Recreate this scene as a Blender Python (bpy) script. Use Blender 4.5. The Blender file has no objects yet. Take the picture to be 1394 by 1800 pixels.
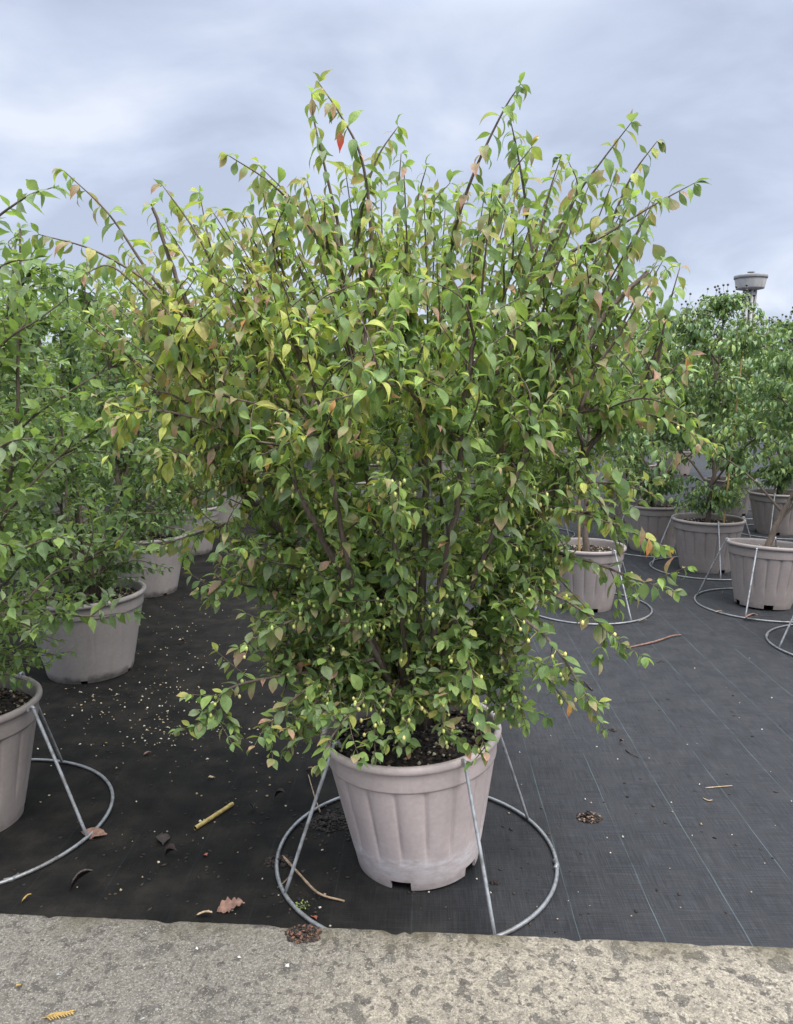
import bpy, math
import numpy as np
from mathutils import Matrix, Vector

SC = bpy.context.scene
COL = SC.collection
R = math.radians

# ------------------------------------------------------------------ camera
FPX, PITCH, CAMH = 1380.0, R(8.65), 1.5
cam = bpy.data.cameras.new('camera')
cam.sensor_fit = 'VERTICAL'
cam.sensor_height = 36.0
cam.lens = FPX / 1800.0 * 36.0
cam.clip_end = 3000
camo = bpy.data.objects.new('camera', cam)
COL.objects.link(camo)
camo.location = (0, 0, CAMH)
camo.rotation_euler = (R(90) - PITCH, 0, 0)
SC.camera = camo

# ------------------------------------------------------------------ world
SUN_EL, SUN_ROT = R(58), R(150)
w = bpy.data.worlds.new('World')
SC.world = w
w.use_nodes = True
nt = w.node_tree
nt.nodes.clear()
def N(tree, typ, **kw):
    n = tree.nodes.new(typ)
    for k, v in kw.items():
        if k.startswith('i_'):
            n.inputs[k[2:].replace('_', ' ')].default_value = v
        else:
            setattr(n, k, v)
    return n
def L(tree, a, ao, b, bi):
    tree.links.new(a.outputs[ao], b.inputs[bi])
out = N(nt, 'ShaderNodeOutputWorld')
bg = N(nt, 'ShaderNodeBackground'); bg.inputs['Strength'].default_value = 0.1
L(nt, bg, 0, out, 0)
sky = N(nt, 'ShaderNodeTexSky', sky_type='NISHITA')
sky.sun_disc = False
sky.sun_elevation = SUN_EL
sky.sun_rotation = SUN_ROT
tc = N(nt, 'ShaderNodeTexCoord')
sep = N(nt, 'ShaderNodeSeparateXYZ'); L(nt, tc, 'Generated', sep, 0)
def wm(op, a, b=None, tree=nt):
    n = N(tree, 'ShaderNodeMath', operation=op)
    for i, v in enumerate((a, b)):
        if v is None: continue
        if isinstance(v, (int, float)): n.inputs[i].default_value = v
        else: tree.links.new(v, n.inputs[i])
    return n.outputs[0]
zc = wm('ADD', wm('MAXIMUM', sep.outputs['Z'], 0.0), 0.36)
cx = wm('DIVIDE', sep.outputs['X'], zc)
cy = wm('DIVIDE', sep.outputs['Y'], zc)
cmb = N(nt, 'ShaderNodeCombineXYZ')
nt.links.new(cx, cmb.inputs[0]); nt.links.new(cy, cmb.inputs[1])
mp = N(nt, 'ShaderNodeMapping'); mp.inputs['Location'].default_value = (5.3, 2.9, 0.4); mp.inputs['Scale'].default_value = (1.0, 1.25, 1)
L(nt, cmb, 0, mp, 0)
n1 = N(nt, 'ShaderNodeTexNoise', i_Scale=2.3, i_Detail=7.0, i_Roughness=0.52, i_Distortion=0.35)
L(nt, mp, 0, n1, 'Vector')
n2 = N(nt, 'ShaderNodeTexNoise', i_Scale=0.9, i_Detail=3.0)
L(nt, mp, 0, n2, 'Vector')
mixn = wm('ADD', wm('MULTIPLY', n1.outputs[0], 0.62), wm('MULTIPLY', n2.outputs[0], 0.38))
cr = N(nt, 'ShaderNodeValToRGB')
cr.color_ramp.elements[0].position = 0.40
cr.color_ramp.elements[0].color = (0.43, 0.485, 0.615, 1)
cr.color_ramp.elements[1].position = 0.60
cr.color_ramp.elements[1].color = (0.69, 0.73, 0.825, 1)
e = cr.color_ramp.elements.new(0.5); e.color = (0.54, 0.60, 0.735, 1)
nt.links.new(mixn, cr.inputs[0])
# overcast sky, brighter and whiter overhead; unseen zenith boosted further to light the scene
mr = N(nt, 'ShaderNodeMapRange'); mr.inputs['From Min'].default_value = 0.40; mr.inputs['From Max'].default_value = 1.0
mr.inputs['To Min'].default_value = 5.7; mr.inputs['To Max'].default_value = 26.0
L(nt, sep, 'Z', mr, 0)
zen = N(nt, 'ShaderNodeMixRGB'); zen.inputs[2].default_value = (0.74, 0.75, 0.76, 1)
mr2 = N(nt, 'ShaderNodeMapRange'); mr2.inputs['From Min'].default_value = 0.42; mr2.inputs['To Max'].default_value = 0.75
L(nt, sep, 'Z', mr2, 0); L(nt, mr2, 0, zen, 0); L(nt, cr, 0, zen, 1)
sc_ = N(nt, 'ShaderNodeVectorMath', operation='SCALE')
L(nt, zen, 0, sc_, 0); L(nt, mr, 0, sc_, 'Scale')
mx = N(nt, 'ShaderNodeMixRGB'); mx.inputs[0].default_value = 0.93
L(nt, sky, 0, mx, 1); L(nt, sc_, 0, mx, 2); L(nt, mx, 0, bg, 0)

sun = bpy.data.lights.new('sun', 'SUN')
sun.energy = 2.0
sun.angle = R(50)
sun.color = (1.0, 0.94, 0.86)
suno = bpy.data.objects.new('sun', sun)
COL.objects.link(suno)
# light comes from behind the camera, over its right shoulder
suno.rotation_euler = (Vector((-0.40, 0.42, -1.0))).to_track_quat('-Z', 'Y').to_euler()
suno.location = (3, -3, 8)

SC.view_settings.view_transform = 'Standard'
SC.view_settings.look = 'None'
SC.view_settings.exposure = 1.12
SC.view_settings.gamma = 1.0
SC.view_settings.use_curve_mapping = False
SC.render.engine = 'CYCLES'

# ------------------------------------------------------------------ helpers
CP, SP = math.cos(PITCH), math.sin(PITCH)
def ray(px, py):
    dx, dz = (px - 697) / FPX, -(py - 900) / FPX
    return np.array([dx, CP + dz * SP, -SP + dz * CP])
def gp(px, py, z=0.0):                      # pixel -> point on the plane z
    d = ray(px, py)
    return np.array([0, 0, CAMH]) + d * ((z - CAMH) / d[2])
def pt(px, py, Y):                          # pixel -> point at distance Y
    d = ray(px, py)
    return np.array([0, 0, CAMH]) + d * (Y / d[1])
def proj(P):                                # points -> pixel, depth
    q = np.asarray(P) - np.array([0, 0, CAMH])
    dep = q[:, 1] * CP - q[:, 2] * SP
    v = q[:, 1] * SP + q[:, 2] * CP
    dep_ = np.maximum(dep, 1e-3)
    return 697 + FPX * q[:, 0] / dep_, 900 - FPX * v / dep_, dep

def tag(o, label=None, cat=None, group=None, kind=None):
    if label: o['label'] = label
    if cat: o['category'] = cat
    if group: o['group'] = group
    if kind: o['kind'] = kind
    return o
def empty(name, loc, rz=0.0, tilt=(0, 0)):
    o = bpy.data.objects.new(name, None)
    o.empty_display_size = 0.1
    COL.objects.link(o)
    o.location = loc
    o.rotation_euler = (tilt[0], tilt[1], rz)
    return o
def link(name, me, parent=None, mat=None):
    o = bpy.data.objects.new(name, me)
    COL.objects.link(o)
    if parent is not None: o.parent = parent
    if mat is not None and not me.materials: me.materials.append(mat)
    return o

def mk(name, V, F4=None, F3=None, col=None, luv=None, smooth=True, mat=None):
    me = bpy.data.meshes.new(name)
    V = np.asarray(V, dtype=np.float32)
    F4 = np.zeros((0, 4), int) if F4 is None else np.asarray(F4, int).reshape(-1, 4)
    F3 = np.zeros((0, 3), int) if F3 is None else np.asarray(F3, int).reshape(-1, 3)
    loops = np.concatenate([F4.ravel(), F3.ravel()]).astype(np.int32)
    st = np.concatenate([np.arange(len(F4)) * 4, len(F4) * 4 + np.arange(len(F3)) * 3]).astype(np.int32)
    me.vertices.add(len(V)); me.vertices.foreach_set('co', V.ravel())
    me.loops.add(len(loops)); me.loops.foreach_set('vertex_index', loops)
    me.polygons.add(len(st)); me.polygons.foreach_set('loop_start', st)
    if smooth: me.polygons.foreach_set('use_smooth', np.ones(len(st), bool))
    me.update(calc_edges=True)
    me.validate()
    if col is not None:
        a = me.attributes.new('Col', 'FLOAT_COLOR', 'POINT')
        c = np.ones((len(V), 4), np.float32); c[:, :3] = col
        a.data.foreach_set('color', c.ravel())
    if luv is not None:
        a = me.attributes.new('luv', 'FLOAT_VECTOR', 'POINT')
        a.data.foreach_set('vector', np.asarray(luv, np.float32).ravel())
    if mat is not None: me.materials.append(mat)
    return me

class MB:
    def __init__(s): s.V = []; s.F4 = []; s.F3 = []; s.C = []; s.n = 0
    def add(s, V, F4=None, F3=None, col=(0.5, 0.5, 0.5)):
        V = np.asarray(V, float)
        s.V.append(V)
        if F4 is not None and len(F4): s.F4.append(np.asarray(F4, int) + s.n)
        if F3 is not None and len(F3): s.F3.append(np.asarray(F3, int) + s.n)
        c = np.empty((len(V), 3)); c[:] = col
        s.C.append(c); s.n += len(V)
    def mesh(s, name, mat=None, smooth=True):
        V = np.concatenate(s.V)
        F4 = np.concatenate(s.F4) if s.F4 else None
        F3 = np.concatenate(s.F3) if s.F3 else None
        return mk(name, V, F4, F3, np.concatenate(s.C), None, smooth, mat)

def unit(v):
    v = np.asarray(v, float); n = np.linalg.norm(v)
    return v / n if n > 1e-9 else v
UP = np.array([0, 0, 1.0])
def catmull(P, per=6):
    P = np.asarray(P, float)
    if len(P) < 3:
        t = np.linspace(0, 1, per + 1)[:, None]
        return P[0] * (1 - t) + P[-1] * t
    Q = np.vstack([2 * P[0] - P[1], P, 2 * P[-1] - P[-2]])
    o = []
    for i in range(1, len(Q) - 2):
        p0, p1, p2, p3 = Q[i - 1], Q[i], Q[i + 1], Q[i + 2]
        for k in range(per):
            t = k / per
            o.append(.5 * ((2 * p1) + (-p0 + p2) * t + (2 * p0 - 5 * p1 + 4 * p2 - p3) * t * t + (-p0 + 3 * p1 - 3 * p2 + p3) * t ** 3))
    o.append(P[-1])
    return np.array(o)
def tube(P, rad, k=6, ridge=0.0, closed=False, cap=True):
    P = np.asarray(P, float); n = len(P)
    rad = np.broadcast_to(np.asarray(rad, float), (n,))
    T = np.gradient(P, axis=0)
    if closed:
        T = np.roll(P, -1, 0) - np.roll(P, 1, 0)
    T /= np.maximum(np.linalg.norm(T, axis=1, keepdims=True), 1e-9)
    a = np.cross(T[0], UP)
    if np.linalg.norm(a) < 0.1: a = np.cross(T[0], [1, 0, 0])
    a = unit(a)
    V = np.empty((n, k, 3))
    th = np.arange(k) / k * 2 * math.pi
    rk = 1 - ridge * (np.arange(k) % 2)
    for i in range(n):
        a = a - T[i] * (a @ T[i]); a = unit(a)
        b = np.cross(T[i], a)
        V[i] = P[i] + rad[i] * rk[:, None] * (np.cos(th)[:, None] * a + np.sin(th)[:, None] * b)
    F = []
    m = n if closed else n - 1
    j = np.arange(k); j2 = (j + 1) % k
    for i in range(m):
        i2 = (i + 1) % n
        F.append(np.stack([i * k + j, i * k + j2, i2 * k + j2, i2 * k + j], 1))
    F = np.concatenate(F)
    V = V.reshape(-1, 3); F3 = []
    if cap and not closed:
        V = np.vstack([V, P[0], P[-1]])
        c0, c1 = n * k, n * k + 1
        F3 = [[c0, b_, a_] for a_, b_ in zip(j, j2)] + [[c1, (n - 1) * k + a_, (n - 1) * k + b_] for a_, b_ in zip(j, j2)]
    return V, F, (np.array(F3) if len(F3) else None)
def lathe(prof, seg=48, fn=None):
    prof = np.asarray(prof, float); n = len(prof)
    th = np.arange(seg) / seg * 2 * math.pi
    V = np.empty((n, seg, 3))
    for i, (r, z) in enumerate(prof):
        V[i, :, 0] = r * np.cos(th); V[i, :, 1] = r * np.sin(th); V[i, :, 2] = z
    j = np.arange(seg); j2 = (j + 1) % seg
    F = np.concatenate([np.stack([i * seg + j, i * seg + j2, (i + 1) * seg + j2, (i + 1) * seg + j], 1) for i in range(n - 1)])
    return V.reshape(-1, 3), F
def bits(rng, P, size, flat=0.6, cols=((.5, .5, .5),), mb=None, long=1.0):
    mb = mb or MB()
    base = np.array([[1, 0, 0], [0, 1, 0], [-1, 0, 0], [0, -1, 0], [0, 0, 1], [0, 0, -1]], float)
    F = [[0, 1, 4], [1, 2, 4], [2, 3, 4], [3, 0, 4], [1, 0, 5], [2, 1, 5], [3, 2, 5], [0, 3, 5]]
    for p in P:
        s = size * rng.uniform(.5, 1.4)
        V = base * (s * rng.uniform(.6, 1.2, (6, 1))) * [long, 1, flat]
        V += rng.normal(0, s * .15, (6, 3))
        a = rng.uniform(0, 6.28); c_, s_ = math.cos(a), math.sin(a)
        V = V @ np.array([[c_, s_, 0], [-s_, c_, 0], [0, 0, 1]])
        c = np.array(cols[rng.integers(len(cols))]) * rng.uniform(.75, 1.2)
        mb.add(V + p + [0, 0, s * flat * .5], None, F, c)
    return mb

# ------------------------------------------------------------------ materials
MATS = {}
def newmat(name):
    m = bpy.data.materials.new(name); m.use_nodes = True
    t = m.node_tree; t.nodes.clear()
    o = N(t, 'ShaderNodeOutputMaterial'); b = N(t, 'ShaderNodeBsdfPrincipled')
    L(t, b, 0, o, 0); MATS[name] = m
    return m, t, b, o
def ramp(t, src, stops):
    r = N(t, 'ShaderNodeValToRGB')
    el = r.color_ramp.elements
    el[0].position, el[0].color = stops[0][0], (*stops[0][1], 1) if len(stops[0][1]) == 3 else stops[0][1]
    el[1].position, el[1].color = stops[-1][0], (*stops[-1][1], 1)
    for p, c in stops[1:-1]:
        q = el.new(p); q.color = (*c, 1)
    t.links.new(src, r.inputs[0])
    return r.outputs[0]
def g(v): return (v, v, v)
def noise(t, vec, scale, detail=5, rough=.55, dist=0):
    n = N(t, 'ShaderNodeTexNoise', i_Scale=scale, i_Detail=float(detail), i_Roughness=rough, i_Distortion=float(dist))
    if vec is not None: t.links.new(vec, n.inputs['Vector'])
    return n.outputs[0]
def mixc(t, f, a, b, mode='MIX'):
    n = N(t, 'ShaderNodeMixRGB', blend_type=mode)
    for i, v in enumerate((f, a, b)):
        if isinstance(v, (int, float)): n.inputs[i].default_value = v
        elif isinstance(v, tuple): n.inputs[i].default_value = (*v, 1)
        else: t.links.new(v, n.inputs[i])
    return n.outputs[0]
def bump(t, b, h, strength, dist=0.01):
    n = N(t, 'ShaderNodeBump', i_Strength=strength, i_Distance=dist)
    t.links.new(h, n.inputs['Height']); L(t, n, 0, b, 'Normal')
    return n
def ocoord(t, which='Object'):
    return N(t, 'ShaderNodeTexCoord').outputs[which]
def scl(t, vec, s, rot=(0, 0, 0)):
    m_ = N(t, 'ShaderNodeMapping'); m_.inputs['Scale'].default_value = s; m_.inputs['Rotation'].default_value = rot
    t.links.new(vec, m_.inputs[0]); return m_.outputs[0]

def leaf_material(name, trans=0.44, rough=0.50, spec=0.36):
    m, t, b, o = newmat(name)
    at = N(t, 'ShaderNodeAttribute', attribute_name='Col')
    lu = N(t, 'ShaderNodeAttribute', attribute_name='luv')
    s = N(t, 'ShaderNodeSeparateXYZ'); L(t, lu, 'Vector', s, 0)
    au = wm('ABSOLUTE', s.outputs[0], None, t)
    mid = N(t, 'ShaderNodeMapRange', interpolation_type='SMOOTHSTEP')
    mid.inputs['From Min'].default_value = .13; mid.inputs['From Max'].default_value = .03
    t.links.new(au, mid.inputs[0])
    vein = wm('SINE', wm('MULTIPLY', wm('SUBTRACT', s.outputs[1], wm('MULTIPLY', au, .22, t), t), 46., t), None, t)
    vn = N(t, 'ShaderNodeMapRange', interpolation_type='SMOOTHSTEP')
    vn.inputs['From Min'].default_value = .72; vn.inputs['From Max'].default_value = 1.0
    t.links.new(vein, vn.inputs[0])
    nz = noise(t, N(t, 'ShaderNodeNewGeometry').outputs['Position'], 55, 3)
    c1 = mixc(t, wm('MULTIPLY', mid.outputs[0], .45, t), at.outputs['Color'], (.26, .28, .10))
    c1 = mixc(t, wm('MULTIPLY', vn.outputs[0], .16, t), c1, (.20, .24, .09))
    c1 = mixc(t, 1.0, c1, ramp(t, nz, [(.3, g(.78)), (.7, g(1.18))]), 'MULTIPLY')
    geo = N(t, 'ShaderNodeNewGeometry')
    under = mixc(t, .5, c1, (.17, .22, .085))
    cc = mixc(t, geo.outputs['Backfacing'], c1, under)
    t.links.new(cc, b.inputs['Base Color'])
    b.inputs['Roughness'].default_value = rough
    b.inputs['Specular IOR Level'].default_value = spec
    hh = wm('ADD', wm('MULTIPLY', mid.outputs[0], -.8, t), wm('MULTIPLY', vn.outputs[0], -.5, t), t)
    bump(t, b, hh, .35, .002)
    tr = N(t, 'ShaderNodeBsdfTranslucent')
    tcx = mixc(t, 1.0, cc, (1.5, 1.6, .8), 'MULTIPLY')
    t.links.new(tcx, tr.inputs[0])
    ms = N(t, 'ShaderNodeMixShader'); ms.inputs[0].default_value = trans
    L(t, b, 0, ms, 1); L(t, tr, 0, ms, 2); L(t, ms, 0, o, 0)
    return m
M_LEAF = leaf_material('leaf')
M_LEAF2 = leaf_material('leaf_glossy', .28, .38, .5)

def bark_material(name, c0, c1):
    m, t, b, o = newmat(name)
    v = ocoord(t)
    n = noise(t, scl(t, v, (1, 1, .18)), 90, 6, .6)
    n2_ = noise(t, v, 14, 4)
    c = mixc(t, n2_, ramp(t, n, [(.3, c0), (.7, c1)]), tuple(np.array(c0) * .6 + np.array(c1) * .5))
    t.links.new(c, b.inputs['Base Color'])
    b.inputs['Roughness'].default_value = .85
    bump(t, b, n, 1.0, .009)
    return m
M_BARK = bark_material('bark', (.045, .033, .026), (.23, .175, .14))
M_TWIG = bark_material('twig_bark', (.055, .042, .03), (.15, .115, .085))
M_BARK2 = bark_material('trunk_bark', (.06, .045, .035), (.22, .17, .13))

def attr_material(name, rough=.8, bumpy=0):
    m, t, b, o = newmat(name)
    at = N(t, 'ShaderNodeAttribute', attribute_name='Col')
    nz = noise(t, ocoord(t), 120, 4)
    c = mixc(t, 1.0, at.outputs['Color'], ramp(t, nz, [(.25, g(.65)), (.75, g(1.3))]), 'MULTIPLY')
    t.links.new(c, b.inputs['Base Color']); b.inputs['Roughness'].default_value = rough
    if bumpy: bump(t, b, nz, bumpy, .004)
    return m
M_BITS = attr_material('bits', .85, .4)
M_FRUIT = attr_material('fruit', .4)

def pot_material(name, base, stain=0.0, dirt=0.5):
    m, t, b, o = newmat(name)
    v = ocoord(t)
    s = N(t, 'ShaderNodeSeparateXYZ'); t.links.new(v, s.inputs[0])
    n = noise(t, v, 6, 5); nf = noise(t, v, 70, 4)
    bb = np.array(base)
    c = ramp(t, n, [(.3, tuple(bb * .90)), (.7, tuple(bb * 1.07))])
    c = mixc(t, .35, c, mixc(t, 1.0, c, ramp(t, nf, [(.35, g(.82)), (.65, g(1.1))]), 'MULTIPLY'))
    # vertical run marks
    run = noise(t, scl(t, v, (26, 26, 1.6)), 1.0, 4)
    c = mixc(t, wm('MULTIPLY', ramp(t, run, [(.52, g(0)), (.72, g(1))]), .3 * dirt, t), c, tuple(bb * .55))
    # dirt splashed up from the ground
    dn = noise(t, v, 22, 6, .65)
    zz = N(t, 'ShaderNodeMapRange'); zz.inputs['From Min'].default_value = .075; zz.inputs['From Max'].default_value = 0.0
    t.links.new(s.outputs[2], zz.inputs[0])
    dm = wm('MULTIPLY', ramp(t, wm('MULTIPLY', dn, wm('ADD', zz.outputs[0], .35, t), t), [(.38, g(0)), (.62, g(1))]), .7 * dirt, t)
    c = mixc(t, dm, c, (.075, .065, .055))
    # specks
    vo = N(t, 'ShaderNodeTexVoronoi', i_Scale=38.0); t.links.new(v, vo.inputs['Vector'])
    sp = ramp(t, vo.outputs['Distance'], [(.03, g(1)), (.06, g(0))])
    c = mixc(t, wm('MULTIPLY', sp, .55 * dirt, t), c, (.08, .07, .06))
    if stain:
        zw = wm('ADD', s.outputs[2], wm('MULTIPLY', wm('SUBTRACT', noise(t, v, 7, 3), .5, t), .06, t), t)
        band = ramp(t, zw, [(.02, g(.15)), (.085, g(1)), (.105, g(.9)), (.125, g(0))])
        sn = ramp(t, noise(t, scl(t, v, (1, 1, 2.2)), 26, 8, .72), [(.40, g(0)), (.60, g(1))])
        c = mixc(t, wm('MULTIPLY', wm('MULTIPLY', band, sn, t), stain, t), c, (.74, .72, .72))
        pale = ramp(t, s.outputs[2], [(.08, g(.35)), (.14, g(0))])
        c = mixc(t, wm('MULTIPLY', pale, noise(t, v, 12, 4), t), c, (.50, .46, .455))
    t.links.new(c, b.inputs['Base Color'])
    rr = ramp(t, nf, [(.3, g(.46)), (.7, g(.60))])
    t.links.new(rr, b.inputs['Roughness'])
    b.inputs['Specular IOR Level'].default_value = .4
    bump(t, b, wm('ADD', nf, wm('MULTIPLY', n, .5, t), t), .12, .002)
    return m
POTC = (.335, .288, .283)
M_POT = pot_material('pot_plastic_stained', (.53, .45, .432), .75, .55)
M_POT2 = pot_material('pot_plastic', (.305, .265, .250), 0, .5)
M_POT3 = pot_material('pot_plastic_weathered', (.31, .28, .265), 0, .9)

def metal_material(name, k):
    m, t, b, o = newmat(name)
    v = ocoord(t)
    n = noise(t, v, 45, 5, .65)
    c = ramp(t, n, [(.28, (.15 * k, .15 * k, .15 * k)), (.5, (.29 * k, .30 * k, .31 * k)), (.75, (.36 * k, .375 * k, .39 * k))])
    n2_ = noise(t, v, 9, 4)
    c = mixc(t, wm('MULTIPLY', ramp(t, n2_, [(.52, g(0)), (.66, g(1))]), .5, t), c, (.12, .105, .085))
    t.links.new(c, b.inputs['Base Color'])
    b.inputs['Metallic'].default_value = .55; b.inputs['Roughness'].default_value = .48
    bump(t, b, n, .25, .002)
    return m
M_WIRE = metal_material('weathered_wire', .85)
M_ROD = metal_material('galvanised_rod', 1.45)

def soil_material():
    m, t, b, o = newmat('soil')
    v = ocoord(t); n = noise(t, v, 55, 8, .7)
    t.links.new(ramp(t, n, [(.3, (.008, .006, .005)), (.6, (.03, .021, .016)), (.8, (.07, .05, .035))]), b.inputs['Base Color'])
    b.inputs['Roughness'].default_value = .9
    bump(t, b, n, 1.0, .02)
    return m
M_SOIL = soil_material()

def fabric_material():
    m, t, b, o = newmat('ground_fabric')
    v = ocoord(t)
    ang = R(2.0)
    rv = scl(t, v, (1, 1, 1), (0, 0, ang))
    s = N(t, 'ShaderNodeSeparateXYZ'); t.links.new(rv, s.inputs[0])
    # woven tape: short streaks along and across
    wa = noise(t, scl(t, rv, (260, 9, 1)), 1, 3, .6)
    wb = noise(t, scl(t, rv, (7, 330, 1)), 1, 3, .6)
    wv = wm('ADD', wm('MULTIPLY', wa, .5, t), wm('MULTIPLY', wb, .5, t), t)
    big = noise(t, v, 1.3, 6, .6, .4)
    med = noise(t, v, 7, 6, .62)
    fine = noise(t, v, 160, 4, .6)
    c = ramp(t, wv, [(.36, (.012, .0125, .014)), (.5, (.022, .0235, .027)), (.66, (.044, .047, .054))])
    # dust film and damp dirt
    dust = ramp(t, med, [(.42, g(0)), (.72, g(1))])
    c = mixc(t, wm('MULTIPLY', dust, .25, t), c, (.060, .060, .063))
    # dirtier towards the left bed (soil washed out of the pots)
    dx = N(t, 'ShaderNodeMapRange', interpolation_type='SMOOTHSTEP'); dx.inputs['From Min'].default_value = .75; dx.inputs['From Max'].default_value = -.45
    xw = wm('ADD', s.outputs[0], wm('MULTIPLY', wm('SUBTRACT', big, .5, t), 1.2, t), t)
    t.links.new(xw, dx.inputs[0])
    soil = ramp(t, wm('ADD', med, wm('MULTIPLY', fine, .25, t), t), [(.45, (.006, .0057, .0052)), (.62, (.011, .0103, .009)), (.85, (.024, .021, .017))])
    c = mixc(t, wm('MULTIPLY', dx.outputs[0], .86, t), c, soil)
    # tracer threads woven in every 0.235 m
    u = wm('DIVIDE', wm('ADD', s.outputs[0], wm('MULTIPLY', wm('SUBTRACT', noise(t, v, 2.5, 2), .5, t), .012, t), t), .2345, t)
    fr = wm('FRACT', wm('ADD', u, 20.62, t), None, t)
    dl = wm('ABSOLUTE', wm('SUBTRACT', fr, .5, t), None, t)
    ln = N(t, 'ShaderNodeMapRange'); ln.inputs['From Min'].default_value = .0075; ln.inputs['From Max'].default_value = .0035
    t.links.new(dl, ln.inputs[0])
    wear = ramp(t, noise(t, scl(t, rv, (3, 1.3, 1)), 2.0, 4, .7), [(.36, g(.06)), (.62, g(.85))])
    lm = wm('MULTIPLY', wm('MULTIPLY', ln.outputs[0], wear, t), wm('SUBTRACT', 1.0, wm('MULTIPLY', dx.outputs[0], .88, t), t), t)
    c = mixc(t, wm('MULTIPLY', lm, .5, t), c, (.14, .21, .225))
    t.links.new(c, b.inputs['Base Color'])
    rgh = ramp(t, med, [(.35, g(.58)), (.7, g(.78))])
    rg2 = mixc(t, wm('MULTIPLY', dx.outputs[0], .7, t), rgh, g(.9))
    t.links.new(rg2, b.inputs['Roughness'])
    t.links.new(mixc(t, dx.outputs[0], g(.26), g(.07)), b.inputs['Specular IOR Level'])
    nb = bump(t, b, wm('ADD', wv, wm('MULTIPLY', fine, .5, t), t), .5, .004)
    n3 = N(t, 'ShaderNodeBump', i_Strength=.55, i_Distance=.06)
    t.links.new(noise(t, scl(t, rv, (1, .45, 1)), 4.5, 3, .5, .6), n3.inputs['Height']); L(t, n3, 0, nb, 'Normal')
    return m
M_FAB = fabric_material()

def concrete_material():
    m, t, b, o = newmat('lichened_concrete')
    v = ocoord(t)
    s = N(t, 'ShaderNodeSeparateXYZ'); t.links.new(v, s.inputs[0])
    fine = noise(t, v, 130, 8, .72); med = noise(t, v, 38, 8, .7); big = noise(t, v, 3.0, 5, .6)
    # warm pale aggregate on the right, grey algae film on the left
    xm = N(t, 'ShaderNodeMapRange', interpolation_type='SMOOTHSTEP'); xm.inputs['From Min'].default_value = .45; xm.inputs['From Max'].default_value = -.55
    t.links.new(wm('ADD', s.outputs[0], wm('MULTIPLY', wm('SUBTRACT', big, .5, t), 1.6, t), t), xm.inputs[0])
    warm = ramp(t, fine, [(.32, (.10, .085, .068)), (.46, (.27, .24, .19)), (.58, (.40, .362, .29)), (.75, (.52, .48, .40))])
    cold = ramp(t, fine, [(.32, (.045, .042, .037)), (.48, (.115, .11, .10)), (.62, (.20, .195, .18)), (.78, (.46, .46, .45))])
    c = mixc(t, wm('MULTIPLY', xm.outputs[0], .8, t), warm, cold)
    # patchy grey-brown film
    film = ramp(t, med, [(.44, g(0)), (.60, g(1))])
    c = mixc(t, wm('MULTIPLY', film, .55, t), c, (.105, .095, .08))
    # dark lichen blotches
    wob = N(t, 'ShaderNodeVectorMath', operation='ADD')
    nn = N(t, 'ShaderNodeTexNoise', i_Scale=70.0, i_Detail=3.0); t.links.new(v, nn.inputs['Vector'])
    sc2 = N(t, 'ShaderNodeVectorMath', operation='SCALE'); L(t, nn, 'Color', sc2, 0); sc2.inputs['Scale'].default_value = .016
    t.links.new(v, wob.inputs[0]); L(t, sc2, 0, wob, 1)
    for sc_n, lo, hi, amt, dk in ((13., .60, .622, .72, (.075, .07, .062)), (27., .60, .62, .75, (.06, .055, .05)), (60., .60, .625, .65, (.05, .045, .04))):
        bl = ramp(t, noise(t, v, sc_n, 5, .5, .3), [(lo, g(0)), (hi, g(1))])
        c = mixc(t, wm('MULTIPLY', bl, amt, t), c, dk)
    for scale, thr, amt in ((34., .36, .8), (70., .36, .7)):
        vo = N(t, 'ShaderNodeTexVoronoi', i_Scale=scale, i_Randomness=1.0); L(t, wob, 0, vo, 'Vector')
        hs = N(t, 'ShaderNodeSeparateXYZ'); L(t, vo, 'Color', hs, 0)
        pick = ramp(t, hs.outputs[0], [(.55, g(0)), (.95, g(1))])
        rad = wm('MULTIPLY', pick, thr, t)
        mk_ = N(t, 'ShaderNodeMapRange'); t.links.new(vo.outputs['Distance'], mk_.inputs[0])
        t.links.new(rad, mk_.inputs['From Min']); t.links.new(wm('SUBTRACT', rad, .09, t), mk_.inputs['From Max'])
        f = wm('MULTIPLY', mk_.outputs[0], amt, t)
        c = mixc(t, f, c, mixc(t, hs.outputs[1], (.058, .052, .047), (.095, .088, .078)))
    spk = noise(t, v, 330, 3, .6)
    c = mixc(t, wm('MULTIPLY', ramp(t, spk, [(.52, g(0)), (.60, g(1))]), .4, t), c, (.07, .062, .055))
    c = mixc(t, wm('MULTIPLY', ramp(t, noise(t, v, 210, 3, .6), [(.58, g(0)), (.66, g(1))]), .5, t), c, (.50, .46, .38))
    # chalky white lichen crust
    wl = ramp(t, noise(t, v, 13, 9, .74), [(.63, g(0)), (.70, g(1))])
    c = mixc(t, wm('MULTIPLY', wl, wm('ADD', wm('MULTIPLY', xm.outputs[0], .6, t), .2, t), t), c, (.66, .66, .64))
    # mossy stain along the arris
    yy = wm('ADD', s.outputs[1], wm('MULTIPLY', s.outputs[0], .0637, t), t)
    ed = N(t, 'ShaderNodeMapRange'); ed.inputs['From Min'].default_value = 1.80; ed.inputs['From Max'].default_value = 1.90
    t.links.new(yy, ed.inputs[0])
    c = mixc(t, wm('MULTIPLY', wm('MULTIPLY', ed.outputs[0], ramp(t, noise(t, v, 6, 5), [(.42, g(0)), (.62, g(1))]), t), .75, t), c, (.085, .075, .045))
    t.links.new(c, b.inputs['Base Color'])
    b.inputs['Roughness'].default_value = .88; b.inputs['Specular IOR Level'].default_value = .3
    bump(t, b, wm('ADD', fine, wm('MULTIPLY', med, .8, t), t), .75, .006)
    return m
M_CONC = concrete_material()

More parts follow.
